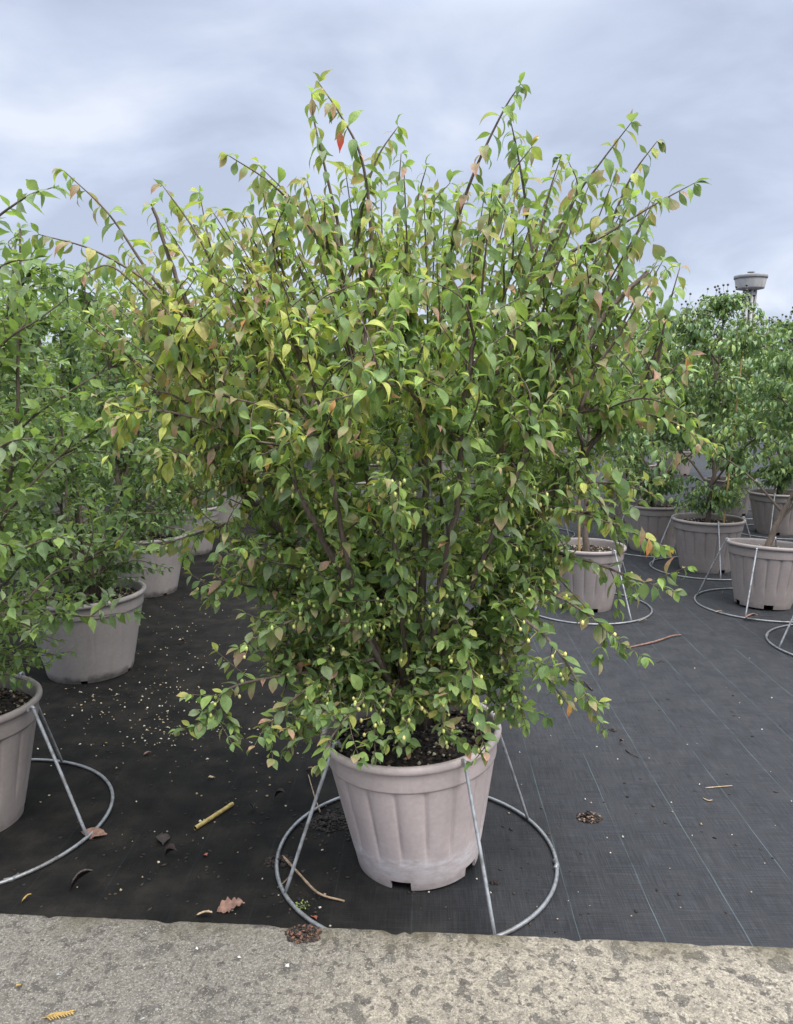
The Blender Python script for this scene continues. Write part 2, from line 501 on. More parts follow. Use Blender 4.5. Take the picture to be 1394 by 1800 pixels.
def plain_noise(name, c0, c1, scale=20, rough=.8, bmp=.2, sc=(1, 1, 1)):
    m, t, b, o = newmat(name)
    n = noise(t, scl(t, ocoord(t), sc), scale, 6, .6)
    t.links.new(ramp(t, n, [(.3, c0), (.7, c1)]), b.inputs['Base Color'])
    b.inputs['Roughness'].default_value = rough
    bump(t, b, n, bmp, .01)
    return m
M_CANE = plain_noise('bamboo', (.30, .19, .07), (.52, .38, .17), 30, .5, .15, (1, 1, .2))
M_CANE2 = plain_noise('old_cane', (.20, .145, .045), (.50, .38, .12), 45, .5, .3)
M_TIE_SHADE = plain_noise('black_plastic_and_shade', (.008, .008, .009), (.02, .02, .022), 20, .45, .05)
M_DRY = plain_noise('dry_leaf', (.09, .045, .035), (.26, .15, .11), 60, .75, .4)
M_DRYP = plain_noise('pale_dry_leaf', (.26, .17, .09), (.46, .36, .24), 60, .75, .3)
M_DARKL = plain_noise('rotten_leaf', (.010, .007, .006), (.045, .028, .024), 60, .6, .5)
M_RED = plain_noise('red_leaf', (.22, .055, .04), (.38, .14, .10), 60, .6, .3)
M_TWIGD = plain_noise('dry_twig', (.13, .085, .05), (.36, .27, .18), 50, .8, .4)
M_TWIGK = plain_noise('black_twig', (.012, .010, .009), (.05, .035, .028), 50, .6, .4)
M_TANK = plain_noise('tower_concrete', (.34, .335, .32), (.50, .49, .47), 1.2, .9, .2, (1, 1, .12))
M_TANKD = plain_noise('tower_concrete_dark', (.20, .20, .20), (.30, .30, .30), 1.0, .9, .2)
M_WIN = plain_noise('tower_opening', (.03, .032, .036), (.05, .052, .056), 2, .5, 0)
M_SPRIG = plain_noise('yellow_conifer', (.30, .19, .05), (.46, .32, .11), 60, .6, .2)

# ------------------------------------------------------------------ ground and kerb
V, F = [], []
S = 900
V = [(-S, -S, 0), (S, -S, 0), (S, S, 0), (-S, S, 0)]
ground = link('ground', mk('ground', V, [[0, 1, 2, 3]], None, mat=M_FAB, smooth=False))
tag(ground, kind='structure', label='black woven weed control fabric with pale tracer threads')

rng = np.random.default_rng(5)
xs = np.unique(np.concatenate([np.linspace(-9, -1.4, 40), np.linspace(-1.4, 1.4, 420), np.linspace(1.4, 9, 40)]))
def smooth_noise(x, f, seed):
    r_ = np.random.default_rng(seed); o = np.zeros_like(x)
    for k in range(10): o += np.sin(x * f * r_.uniform(.4, 2.2) + r_.uniform(0, 6.28)) * r_.uniform(.3, 1)
    return o / 3
KH = .085
ky = 1.9058 - .0637 * xs
chip = sum(d_ * np.exp(-((xs - x0) / w_) ** 2) for x0, w_, d_ in ((-.005, .018, .010), (.035, .008, .006), (-.62, .02, .005), (.47, .02, .005), (.8, .03, .004), (-.3, .03, .004), (-.95, .012, .005)))
e1 = smooth_noise(xs, 60, 1) * .0009 + smooth_noise(xs, 200, 2) * .0008
rows = []
prof = [(0.0, -.02), (.001, KH - .012), (-.004, KH - .004), (-.012, KH), (-.03, KH)] + [(-.03 - .04 * k, KH) for k in range(1, 34)]
for i, (dy, z) in enumerate(prof):
    nearedge = 1.0 if i < 4 else (.4 if i == 4 else 0)
    z_ = z + (smooth_noise(xs, 25, 30 + i) * .0011 if i > 2 else 0) - (chip * .8 if i in (2, 3) else 0)
    y_ = ky + dy + nearedge * e1 - chip * (1 if 1 <= i <= 4 else 0)
    rows.append(np.stack([xs, y_, np.broadcast_to(z_, xs.shape)], 1))
nx = len(xs)
V = np.concatenate(rows)
j = np.arange(nx - 1)
F = np.concatenate([np.stack([i * nx + j + 1, i * nx + j, (i + 1) * nx + j, (i + 1) * nx + j + 1], 1) for i in range(len(prof) - 1)])
kerb = link('kerb', mk('kerb', V, F, None, mat=M_CONC))
tag(kerb, kind='structure', label='weathered concrete kerb blotched with dark lichen')

# ------------------------------------------------------------------ pots
POT_H = .445
def pot_mesh(name, mat, fluted=True, ntc=5, nphase=-.3, nw=.155, nh=.03):
    seg = 288
    th = np.arange(seg) / seg * 2 * math.pi
    P = []                                   # (r, z, flute amount)
    P += [(.186, .001, 0), (.1885, .012, 0), (.191, nh, 0), (.1955, .055, 0), (.201, .08, 0)]
    for z in np.linspace(.10, .345, 16):
        P.append((.2045 + (z - .10) * .18, z, min(1, (z - .095) / .06)))
    P += [(.2505, .352, .9), (.2515, .356, .4), (.2545, .3575, 0), (.2555, .362, 0), (.258, .392, 0), (.2600, .414, 0), (.2615, .418, 0),
          (.2680, .4195, 0), (.2715, .4235, 0), (.2730, .431, 0), (.2715, .439, 0), (.2675, .4435, 0), (.262, .445, 0), (.2565, .4435, 0), (.2530, .439, 0),
          (.2505, .430, 0), (.2475, .40, 0), (.2440, .37, 0)]
    n = len(P)
    V = np.empty((n, seg, 3))
    nf = 18
    cre = (1 - np.abs(np.sin(nf / 2 * th + .4))) ** 7      # narrow creases
    bow = np.abs(np.sin(nf / 2 * th + .4))                 # convex panels
    for i, (r_, z, fl) in enumerate(P):
        rr = np.full(seg, r_)
        if fluted and fl: rr = rr + fl * (-.0065 * cre - .003 + .0040 * bow)
        elif fl: rr = rr + fl * (-.0012 * cre)
        V[i, :, 0] = rr * np.cos(th); V[i, :, 1] = rr * np.sin(th); V[i, :, 2] = z
    V = V.reshape(-1, 3)
    j = np.arange(seg); j2 = (j + 1) % seg
    F = []
    notch = np.zeros(seg, bool)
    for k in range(ntc):
        a0 = nphase + k * 2 * math.pi / ntc
        d = np.abs((th + math.pi / seg - a0 + math.pi) % (2 * math.pi) - math.pi)
        notch |= d < nw
    for i in range(n - 1):
        keep = ~notch if i < 2 else np.ones(seg, bool)
        jj, kk = j[keep], j2[keep]
        F.append(np.stack([i * seg + jj, i * seg + kk, (i + 1) * seg + kk, (i + 1) * seg + jj], 1))
    mb = MB(); mb.add(V, np.concatenate(F))
    # inner skirt, notch cheeks and recessed floor
    ri = .180
    I = np.array([[ri * math.cos(t_), ri * math.sin(t_), z] for z in (.001, nh) for t_ in th])
    jj, kk = j[~notch], j2[~notch]
    mb.add(I, np.stack([kk, jj, seg + jj, seg + kk], 1))
    mb.add(np.vstack([I[seg:], [[0, 0, nh]]]), None, np.stack([j, j2, np.full(seg, seg)], 1))
    for a in range(seg):
        if notch[a] != notch[a - 1]:
            q = np.array([V[a], V[2 * seg + a], I[seg + a], I[a]])
            mb.add(q, [[0, 1, 2, 3]])
    # underside of the wall above each notch and of the feet
    Q = np.vstack([V[2 * seg:3 * seg], I[seg:]])
    jj, kk = j[notch], j2[notch]
    mb.add(Q, np.stack([jj, seg + jj, seg + kk, kk], 1))
    return mb.mesh(name, mat)
ME_POT = pot_mesh('pot_stained', M_POT, nphase=R(-107))
ME_POT2 = pot_mesh('pot', M_POT2, nphase=R(-100))
ME_POT3 = pot_mesh('pot_smooth', M_POT3, False, 5, R(-78), .085, .016)

rs = np.random.default_rng(11)
def soil_mesh():
    rr = np.array([0, .05, .1, .15, .19, .22, .249]); seg = 40
    th = np.arange(seg) / seg * 2 * math.pi
    V = [[0, 0, .006]]
    for r_ in rr[1:]:
        for t_ in th: V.append([r_ * math.cos(t_), r_ * math.sin(t_), rs.normal(0, .003) + .006 * (1 - r_ / .25)])
    F3 = [[0, 1 + i, 1 + (i + 1) % seg] for i in range(seg)]
    F4 = []
    for k in range(len(rr) - 2):
        for i in range(seg):
            a, b_ = 1 + k * seg + i, 1 + k * seg + (i + 1) % seg
            F4.append([a, a + seg, b_ + seg, b_])
    return mk('soil', V, F4, F3, mat=M_SOIL)
ME_SOIL = soil_mesh()
def disc_pts(r_, n, n_up=0.004):
    a = rs.uniform(0, 6.283, n); q = np.sqrt(rs.uniform(0, 1, n)) * r_
    return np.stack([q * np.cos(a), q * np.sin(a), np.full(n, n_up)], 1)
mb = bits(rs, disc_pts(.238, 900), .009, .45, ((.035, .024, .018), (.02, .015, .012), (.075, .05, .035), (.012, .010, .009)), long=1.6)
mb = bits(rs, disc_pts(.236, 170, .010), .0068, .8, ((.36, .30, .21), (.46, .42, .33), (.24, .18, .12)), mb)
ME_CHIPS = mb.mesh('bark_chips', M_BITS, False)
SOIL_Z = .388
def make_pot(loc, me, label, sc=(1, 1, 1), tilt=(0, 0), rz=0.0, group='taupe plastic nursery pots'):
    o = link('plant_pot', me)
    o.location = loc; o.rotation_euler = (tilt[0], tilt[1], rz); o.scale = sc
    tag(o, label, 'pot', group)
    s = link('soil', ME_SOIL, o); s.location = (0, 0, SOIL_Z)
    c = link('bark_chips', ME_CHIPS, s); c['kind'] = 'stuff'
    return o

# ------------------------------------------------------------------ wire stands
RING_R, WR = .452, .0064
a = np.arange(96) / 96 * 2 * math.pi
ringp = np.stack([RING_R * np.cos(a), RING_R * np.sin(a), np.full(96, WR) + .0015 * np.sin(3 * a + 1) + .0015], 1)
V, F, _ = tube(ringp, WR, 8, closed=True)
ME_RING = mk('ring', V, F, None, mat=M_WIRE)
# straight rod with a small hook over the pot rim, along +X
LEGS = {}
def leg_mesh(f):
    if f not in LEGS:
        e_ = .262 * (f - 1)
        P = catmull([(RING_R, 0, WR), (.36 + e_ * .5, 0, .235), (.2775 + e_, 0, .432), (.2745 + e_, 0, .4475), (.265 + e_, 0, .4530), (.2545 + e_, 0, .449), (.2495 + e_, 0, .436)], 5)
        V, F, F3 = tube(P, .0056, 8)
        LEGS[f] = mk('leg', V, F, F3, mat=M_ROD)
    return LEGS[f]
V, F, F3 = tube([(RING_R - .006, -.022, WR), (RING_R + .0015, 0, WR), (RING_R - .006, .022, WR)], .0078, 8)
ME_WELD = mk('clamp', V, F, F3, mat=M_WIRE)
def make_stand(loc, rz, label, rs_=1.0):
    o = empty('wire_stand', loc, rz)
    tag(o, label, 'plant stand', 'wire anti-tip stands hooked over the pots')
    link('ring', ME_RING, o)
    for k in range(4):
        l = link('leg', leg_mesh(rs_), o); l.rotation_euler = (0, 0, k * math.pi / 2)
    c = link('clamp', ME_WELD, o); c.rotation_euler = (0, 0, R(-35))
    return o

# ------------------------------------------------------------------ leaves
def leaf_tpl(wr, curl, fold, twist, prof, rows, wave=0.0):
    t = np.linspace(0, 1, rows)
    px_, pw = zip(*prof)
    hw = np.interp(t, px_, pw) * wr
    hw = np.maximum(hw, .010)
    th = curl * (t ** 1.15)
    dt = 1 / (rows - 1)
    y = np.concatenate([[0], np.cumsum(np.cos((th[1:] + th[:-1]) / 2) * dt)])
    z = np.concatenate([[0], -np.cumsum(np.sin((th[1:] + th[:-1]) / 2) * dt)])
    V, U = [], []
    for i in range(rows):
        nrm = np.array([0, math.sin(th[i]), math.cos(th[i])])
        tw = twist * t[i]
        side = np.array([math.cos(tw), 0, 0]) + nrm * math.sin(tw)
        for s_ in (-1, 0, 1):
            p = np.array([0, y[i], z[i]]) + side * s_ * hw[i] * math.cos(fold) + nrm * abs(s_) * hw[i] * math.sin(fold)
            if wave: p = p + nrm * wave * abs(s_) * math.sin(9 * t[i] + s_)
            V.append(p); U.append((s_, t[i]))
    F = []
    for i in range(rows - 1):
        a_ = 3 * i
        F += [[a_, a_ + 1, a_ + 4, a_ + 3], [a_ + 1, a_ + 2, a_ + 5, a_ + 4]]
    return np.array(V), np.array(F), np.array(U)
P_LONG = [(0, .01), (.05, .012), (.09, .05), (.2, .27), (.32, .45), (.44, .5), (.56, .44), (.68, .31), (.79, .17), (.88, .08), (.95, .03), (1, .0)]
P_ROUND = [(0, .01), (.05, .015), (.1, .12), (.22, .40), (.42, .52), (.6, .49), (.78, .31), (.9, .13), (1, .0)]
P_NARR = [(0, .01), (.05, .012), (.12, .12), (.25, .40), (.45, .5), (.65, .38), (.82, .17), (.92, .06), (1, .0)]
TPL = {}
def family(key, prof, rows, wr, curls, folds, wave=0.0, n=8, seed=1):
    r_ = np.random.default_rng(seed)
    TPL[key] = [leaf_tpl(r_.uniform(*wr), r_.uniform(*curls), r_.uniform(*folds), r_.uniform(-.5, .5), prof, rows, wave) for _ in range(n)]
family('long', P_LONG, 9, (.34, .47), (.5, 1.8), (.1, .6), .006, 18, 1)
family('round', P_ROUND, 7, (.50, .68), (.1, .8), (.05, .4), .008, 16, 2)
family('stiff', P_LONG, 7, (.46, .56), (-.1, .6), (.15, .5), .006, 10, 3)
family('kousa', P_NARR, 7, (.40, .52), (.6, 1.7), (.2, .7), .016, 10, 4)
family('far_stiff', P_ROUND, 5, (.50, .60), (.1, .9), (.15, .5), 0, 6, 5)
family('far_kousa', P_NARR, 5, (.44, .54), (.6, 1.7), (.2, .6), .01, 6, 6)

PAL = {
 'dark': ((.050, .095, .030), (.07, .11, .035), .1),
 'deep': ((.032, .066, .026), (.04, .07, .03), .1),
 'mid': ((.075, .135, .040), (.10, .15, .05), .15),
 'light': ((.105, .180, .042), (.15, .19, .05), .2),
 'lime': ((.165, .220, .045), (.24, .22, .05), .4),
 'grey': ((.085, .135, .060), (.13, .14, .075), .3),
 'blush': ((.095, .145, .045), (.17, .115, .07), .8),
 'yellow': ((.165, .190, .05), (.21, .165, .06), .5),
 'pink': ((.135, .135, .065), (.22, .115, .085), .9),
 'orange': ((.22, .16, .05), (.30, .10, .04), .8),
 'red': ((.12, .07, .03), (.27, .006, .015), 1.0),
 'kdark': ((.050, .100, .038), (.06, .105, .04), .1),
 'kmid': ((.075, .140, .045), (.10, .15, .05), .2),
 'klight': ((.135, .205, .055), (.16, .22, .06), .2),
}
def leaf_cols(palname, U, jit=1.0):
    b_, t_, amt = PAL[palname]
    m = np.clip((U[:, 1] - .25) * 1.2, 0, 1) * amt
    m = np.clip(m + np.abs(U[:, 0]) * .25 * amt, 0, 1)[:, None]
    return (np.array(b_) * (1 - m) + np.array(t_) * m) * jit * np.array([2.7, 2.3, 2.95])
LEAFME = {}
def leaf_mesh(fam, k, pal, mat):
    key = (fam, k, pal, mat.name)
    if key not in LEAFME:
        V, F, U = TPL[fam][k]
        LEAFME[key] = mk('leaf_blade', V, F, None, leaf_cols(pal, U), np.c_[U, np.zeros(len(U))], True, mat)
    return LEAFME[key]

class Plant:
    """collects stems, twigs, leaves and fruits in world coordinates"""
    def __init__(s, seed):
        s.rng = np.random.default_rng(seed)
        s.stems = []; s.branches = []; s.twigs = []      # (pts, radii)
        s.leaves = []                                    # (pos, axis, normal, size, fam, k, pal)
        s.fruit = []                                     # (pos, stalk start, radius, colour)
        s.nodes = np.zeros((0, 3)); s.ndir = np.zeros((0, 3))
    def skel(s, P):
        T = np.gradient(P, axis=0); T /= np.maximum(np.linalg.norm(T, axis=1, keepdims=True), 1e-9)
        s.nodes = np.vstack([s.nodes, P]); s.ndir = np.vstack([s.ndir, T])
    def stem(s, ctrl, r0, r1, wob=.0022):
        P = catmull(ctrl, 7)
        P[1:-1] += s.rng.normal(0, wob, (len(P) - 2, 3))
        t = np.linspace(0, 1, len(P))
        s.stems.append((P, r0 + (r1 - r0) * t ** .8)); s.skel(P)
        return P
    def attach(s, q, back=0.0, ok=None, inner=None):
        d = np.linalg.norm(s.nodes - q, axis=1)
        pen = np.maximum(0, s.nodes[:, 2] - q[2] + back) * 2.5
        i = np.argmin(d + pen)
        return s.nodes[i], s.ndir[i]
    def leafrow(s, P, s0, sp, fsize, fam, pal, droop, term=3, skip=0.0, phi0=None):
        rng = s.rng
        seg = np.linalg.norm(np.diff(P, axis=0), axis=1); cum = np.concatenate([[0], np.cumsum(seg)])
        Lt = cum[-1]
        phi = rng.uniform(0, 3.14) if phi0 is None else phi0
        d = s0 * Lt
        while d < Lt - .004:
            p = np.array([np.interp(d, cum, P[:, k]) for k in range(3)])
            i = min(np.searchsorted(cum, d), len(P) - 1); i = max(i, 1)
            t = unit(P[i] - P[i - 1])
            h = np.cross(UP, t)
            h = unit(h) if np.linalg.norm(h) > .12 else unit(rng.normal(0, 1, 3) * [1, 1, 0])
            b_ = np.cross(t, h)
            young = .6 + .4 * min(1, (Lt - d) / .07)
            for sg in (1, -1):
                if rng.random() < skip: continue
                a_ = phi + rng.normal(0, .35)
                side = (h * math.cos(a_) + b_ * math.sin(a_)) * sg
                s.addleaf(p, side, t, fsize(p) * young * rng.uniform(.68, 1.25), fam(p), pal(p), droop(p))
            phi += math.pi / 2 + rng.normal(0, .2)
            d += sp * rng.uniform(.75, 1.3)
        t = unit(P[-1] - P[-2])
        for k in range(term):
            side = unit(np.cross(t, rng.normal(0, 1, 3)))
            s.addleaf(P[-1], side, t, fsize(P[-1]) * rng.uniform(.5, .85), fam(P[-1]), pal(P[-1]), droop(P[-1]) * .8, .9)
    def addleaf(s, p, side, t, size, fam, pal, droop, fwd=.4):
        rng = s.rng
        ax = unit(side * .9 + t * fwd * rng.uniform(.4, 1.5) + np.array([0, 0, -droop * rng.uniform(.5, 1.4)]) + rng.normal(0, .16, 3))
        nr = UP * .75 + side * .55 + rng.normal(0, .28, 3)
        nr = nr - ax * (nr @ ax)
        s.leaves.append((p, ax, unit(nr), size, fam, rng.integers(len(TPL[fam])), pal))
    def build(s, name, loc, label, cat, group, bark, twigmat, leafmat, nobj, ridge=0.0, frame=True):
        root = empty(name, loc)
        tag(root, label, cat, group)
        O = np.asarray(loc, float)
        for P, rad in s.stems:
            V, F, F3 = tube(P - O, rad, 8, ridge)
            link('stem', mk('stem', V, F, F3, mat=bark, smooth=ridge == 0), root)
        for P, rad in s.branches:
            V, F, F3 = tube(P - O, rad, 6, ridge * .6)
            link('branch', mk('branch', V, F, F3, mat=bark), root)
        if s.twigs:
            mb = MB()
            for P, rad in s.twigs:
                V, F, F3 = tube(P - O, rad, 4, cap=False)
                mb.add(V, F, F3)
            o = link('twigs', mb.mesh('twigs', twigmat), root); o['kind'] = 'stuff'
        if s.fruit:
            mb = MB()
            sv = np.array([[0, 0, 1], [.85, 0, .45], [.26, .81, .45], [-.69, .5, .45], [-.69, -.5, .45], [.26, -.81, .45],
                           [.69, .5, -.45], [-.26, .81, -.45], [-.85, 0, -.45], [-.26, -.81, -.45], [.69, -.5, -.45], [0, 0, -1]])
            sf = [[0, 1, 2], [0, 2, 3], [0, 3, 4], [0, 4, 5], [0, 5, 1], [1, 6, 2], [2, 7, 3], [3, 8, 4], [4, 9, 5], [5, 10, 1],
                  [6, 7, 2], [7, 8, 3], [8, 9, 4], [9, 10, 5], [10, 6, 1], [11, 7, 6], [11, 8, 7], [11, 9, 8], [11, 10, 9], [11, 6, 10]]
            for p, q, r_, el, c in s.fruit:
                mb.add(sv * [r_, r_, r_ * el] @ np.eye(3) + (p - O), None, sf, c)
                V, F, _ = tube([q - O, (p + q) / 2 - O + s.rng.normal(0, .004, 3), p - O], .0011, 3, cap=False)
                mb.add(V, F, None, np.array(c) * .7)
            o = link('fruits', mb.mesh('fruits', M_FRUIT), root); o['kind'] = 'stuff'
        # leaves: the largest in view as objects, the rest as one mesh
        Lv = s.leaves
        pos = np.array([l[0] for l in Lv]); ax = np.array([l[1] for l in Lv]); nr = np.array([l[2] for l in Lv]); sz = np.array([l[3] for l in Lv])
        chosen = set()
        if nobj:
            cen = pos + ax * sz[:, None] * .5
            u, v, dep = proj(cen)
            view = unit_rows(np.array([0, 0, CAMH]) - cen)
            area = (sz * FPX / dep) ** 2 * (.15 + np.abs((nr * view).sum(1)))
            inside = (u > 4) & (u < 1390) & (v > 4) & (v < 1796)
            cell = {}
            for i in np.argsort(dep):
                if not inside[i]: continue
                k = (int(u[i] // 15), int(v[i] // 15))
                if k not in cell: cell[k] = i
            cand = sorted(cell.values(), key=lambda i: -area[i])
            chosen = set(cand[:nobj])
        for i in chosen:
            p, a_, n_, sz_, fam, k, pal = Lv[i]
            o = link('leaf', leaf_mesh(fam, k, pal, leafmat), root)
            x_ = np.cross(a_, n_)
            o.matrix_local = Matrix([[x_[0] * sz_, a_[0] * sz_, n_[0] * sz_, p[0] - O[0]], [x_[1] * sz_, a_[1] * sz_, n_[1] * sz_, p[1] - O[1]],
                                     [x_[2] * sz_, a_[2] * sz_, n_[2] * sz_, p[2] - O[2]], [0, 0, 0, 1]])
        rest = [i for i in range(len(Lv)) if i not in chosen]
        if rest:
            VV, FF, CC, UU = [], [], [], []; nv = 0
            for i in rest:
                p, a_, n_, sz_, fam, k, pal = Lv[i]
                V, F, U = TPL[fam][k]
                B = np.stack([np.cross(a_, n_), a_, n_])
                VV.append((V * sz_) @ B + (p - O)); FF.append(F + nv); nv += len(V)
                CC.append(leaf_cols(pal, U, s.rng.uniform(.8, 1.22))); UU.append(np.c_[U, np.zeros(len(U))])
            o = link('foliage', mk('foliage', np.concatenate(VV), np.concatenate(FF), None, np.concatenate(CC), np.concatenate(UU), True, leafmat), root)
            o['kind'] = 'stuff'
        return root
def unit_rows(A): return A / np.maximum(np.linalg.norm(A, axis=1, keepdims=True), 1e-9)

# ------------------------------------------------------------------ the main shrub, its pot and stand
MX, MY = .071, 2.38
make_pot((MX, MY, .006), ME_POT, 'pale taupe fluted pot with white scale marks holding the tall blushing shrub', tilt=(R(.6), R(-3.4)), sc=(1.055, 1.055, 1.0))
make_stand((.0646, 2.3727, 0), R(27.5), 'galvanised wire ring stand with rods hooked on the white-scaled pot', 1.055)

main = Plant(21)
rg = main.rng
def PX(lst, wob=0):
    return np.array([pt(x, y, MY + dy) for x, y, dy in lst])
# thick stems, traced from the soil upward
STEMS = [
 ([(752, 1272, .00), (800, 1080, -.03), (860, 925, -.06), (930, 775, -.08), (1010, 640, -.08), (1062, 555, -.06), (1138, 478, -.03)], .020, .0065),
 ([(740, 1268, .04), (785, 1080, .05), (850, 890, .05), (905, 720, .06), (950, 600, .05), (985, 525, .04)], .018, .008),
 ([(735, 1272, .02), (742, 1060, .05), (748, 860, .06), (735, 700, .05), (715, 560, .02), (700, 440, .0)], .016, .0045),
 ([(718, 1270, .00), (690, 1080, .02), (655, 900, .02), (632, 720, -.02), (612, 560, -.05), (585, 380, -.07)], .017, .006),
 ([(705, 1268, .00), (640, 1090, -.01), (545, 900, -.03), (450, 740, -.04), (375, 630, -.05), (318, 510, -.05), (268, 365, -.06)], .017, .0045),
 ([(712, 1275, -.05), (650, 1110, -.20), (590, 990, -.32), (545, 905, -.38), (522, 862, -.40)], .013, .009),
 ([(728, 1278, -.05), (708, 1100, -.24), (695, 960, -.36), (689, 828, -.40)], .010, .006),
 ([(765, 1270, .00), (860, 1050, .0), (960, 890, -.02), (1050, 770, -.04), (1110, 700, -.06), (1165, 600, -.06)], .017, .006),
 ([(748, 1270, .05), (775, 1000, .14), (772, 780, .16), (768, 590, .12), (800, 400, .06)], .014, .0045),
 ([(700, 1270, .02), (610, 1080, .06), (480, 920, .08), (360, 800, .05), (300, 720, .02), (278, 690, .0)], .015, .010),
 ([(725, 1265, .06), (660, 1000, .22), (560, 760, .34), (480, 560, .40), (440, 430, .42)], .015, .006),
 ([(755, 1265, .06), (820, 980, .25), (900, 740, .38), (980, 560, .45), (1010, 440, .46)], .015, .006),
 ([(740, 1265, .07), (720, 960, .30), (690, 720, .45), (660, 540, .52), (650, 420, .54)], .015, .006),
 ([(742, 1282, -.04), (790, 1120, -.22), (850, 980, -.36), (900, 860, -.44), (930, 780, -.46)], .012, .006),
 ([(735, 1282, -.04), (760, 1120, -.25), (800, 900, -.42), (815, 720, -.48), (835, 600, -.5)], .012, .005),
 ([(725, 1282, -.04), (640, 1100, -.26), (590, 880, -.42), (560, 700, -.46), (500, 570, -.46)], .012, .005),
]
STEMP = [(main.stem(PX(c), r0, r1), r1) for c, r0, r1 in STEMS]
# long leafy shoots, listed from the tip inward: (x, y, dy)
SHOOTS = [
 [(112, 300, -.1), (190, 375, -.09), (255, 470, -.08), (330, 570, -.06)],
 [(68, 412, -.16), (165, 440, -.14), (265, 500, -.12), (350, 585, -.08)],
 [(150, 480, -.2), (200, 470, -.18), (280, 545, -.14), (380, 640, -.1)],
 [(285, 325, .1), (345, 410, .09), (400, 520, .06), (470, 640, .02)],
 [(350, 338, .2), (375, 450, .2), (420, 560, .2)],
 [(412, 372, .05), (455, 440, .04), (500, 540, .02), (560, 640, .0)],
 [(400, 272, -.15), (480, 325, -.14), (545, 400, -.12), (600, 500, -.1)],
 [(455, 290, .1), (530, 370, .1), (590, 470, .08)],
 [(548, 165, -.05), (553, 215, -.06), (575, 310, -.06), (600, 420, -.05)],
 [(560, 145, .0), (600, 205, .0), (636, 280, .0), (652, 400, .02), (650, 520, .03)],
 [(700, 222, .05), (665, 275, .05), (640, 350, .05), (620, 470, .04)],
 [(705, 270, .1), (700, 350, .1), (700, 460, .06)],
 [(750, 292, .2), (735, 350, .2), (725, 450, .15)],
 [(815, 340, .25), (800, 420, .22)],
 [(915, 148, -.06), (885, 195, -.05), (835, 300, -.02), (800, 400, .02)],
 [(935, 258, -.12), (890, 320, -.12), (850, 420, -.1), (800, 560, -.05)],
 [(905, 240, .05), (920, 330, .05), (935, 440, .04), (960, 540, .04)],
 [(895, 200, .02), (912, 280, .02), (925, 360, .02)],
 [(985, 278, .2), (965, 340, .2), (945, 430, .18), (920, 540, .14)],
 [(1000, 285, .1), (1015, 330, .1), (990, 400, .1), (960, 480, .08)],
 [(1110, 215, -.05), (1060, 280, -.04), (1010, 350, -.02), (960, 450, .0), (930, 560, .02)],
 [(1155, 248, .05), (1110, 310, .05), (1075, 390, .04), (1040, 480, .02), (990, 580, .0)],
 [(1220, 322, -.1), (1150, 360, -.1), (1060, 415, -.08), (980, 460, -.06), (900, 560, -.03)],
 [(1140, 380, .15), (1105, 440, .12), (1070, 520, .08)],
 [(1195, 470, -.1), (1170, 560, -.1), (1150, 660, -.08)],
 [(1155, 460, .1), (1120, 520, .08), (1080, 590, .04)],
 [(195, 735, -.3), (275, 722, -.28), (370, 745, -.22), (470, 800, -.12)],
 [(200, 700, -.1), (290, 690, -.1), (380, 740, -.06)],
 [(265, 825, -.3), (330, 800, -.28), (420, 780, -.2), (520, 800, -.1)],
 [(360, 690, -.45), (450, 710, -.42), (540, 740, -.34), (620, 780, -.2)],
 [(575, 705, -.62), (640, 690, -.6), (710, 680, -.55), (760, 740, -.4)],
 [(460, 800, -.55), (530, 770, -.52), (590, 760, -.45)],
 [(1250, 785, -.15), (1190, 745, -.15), (1110, 722, -.1), (1030, 720, -.06)],
 [(1210, 625, -.1), (1175, 660, -.1), (1130, 720, -.08)],
 [(1195, 720, -.3), (1130, 700, -.28), (1050, 720, -.2)],
 [(1170, 962, -.25), (1110, 935, -.22), (1040, 905, -.16), (960, 890, -.08)],
 [(1185, 1040, -.2), (1110, 1015, -.2), (1030, 985, -.16), (930, 960, -.1)],
 [(1150, 870, -.1), (1080, 850, -.1), (1000, 850, -.06)],
 [(1092, 1138, -.3), (1040, 1085, -.28), (960, 1040, -.2), (870, 1020, -.1)],
 [(1062, 1282, -.36), (1020, 1205, -.36), (960, 1120, -.32), (880, 1060, -.2)],
 [(1000, 1240, -.25), (950, 1180, -.25), (890, 1130, -.2), (820, 1110, -.1)],
 [(910, 1250, -.2), (900, 1180, -.2), (860, 1120, -.15)],
 [(372, 1270, -.3), (395, 1215, -.3), (480, 1190, -.26), (580, 1180, -.16)],
 [(470, 1270, -.34), (520, 1225, -.32), (590, 1180, -.24)],
 [(385, 972, -.3), (470, 985, -.28), (550, 1010, -.2), (620, 1050, -.1)],
 [(350, 1040, -.2), (430, 1030, -.2), (520, 1050, -.14), (610, 1080, -.06)],
 [(420, 1140, -.36), (480, 1105, -.34), (560, 1075, -.26), (620, 1070, -.16)],
 [(245, 968, .2), (310, 950, .18), (400, 920, .12)],
 [(330, 880, -.2), (400, 850, -.2), (480, 850, -.12)],
 [(560, 1345, -.42), (590, 1285, -.38), (640, 1230, -.3), (690, 1200, -.15)],
 [(505, 1320, -.32), (540, 1250, -.32), (610, 1190, -.24), (670, 1160, -.12)],
 [(855, 1325, -.40), (838, 1255, -.38), (825, 1170, -.32), (790, 1100, -.2)],
 [(700, 1310, -.34), (720, 1260, -.32), (730, 1200, -.2)],
 [(650, 1300, -.3), (670, 1250, -.28), (700, 1200, -.16)],
 [(780, 1290, -.34), (775, 1240, -.3), (765, 1190, -.18)],
 [(700, 880, -.55), (700, 850, -.5), (690, 920, -.4)],
]
def z_of(y_): return pt(697, y_, MY)[2]
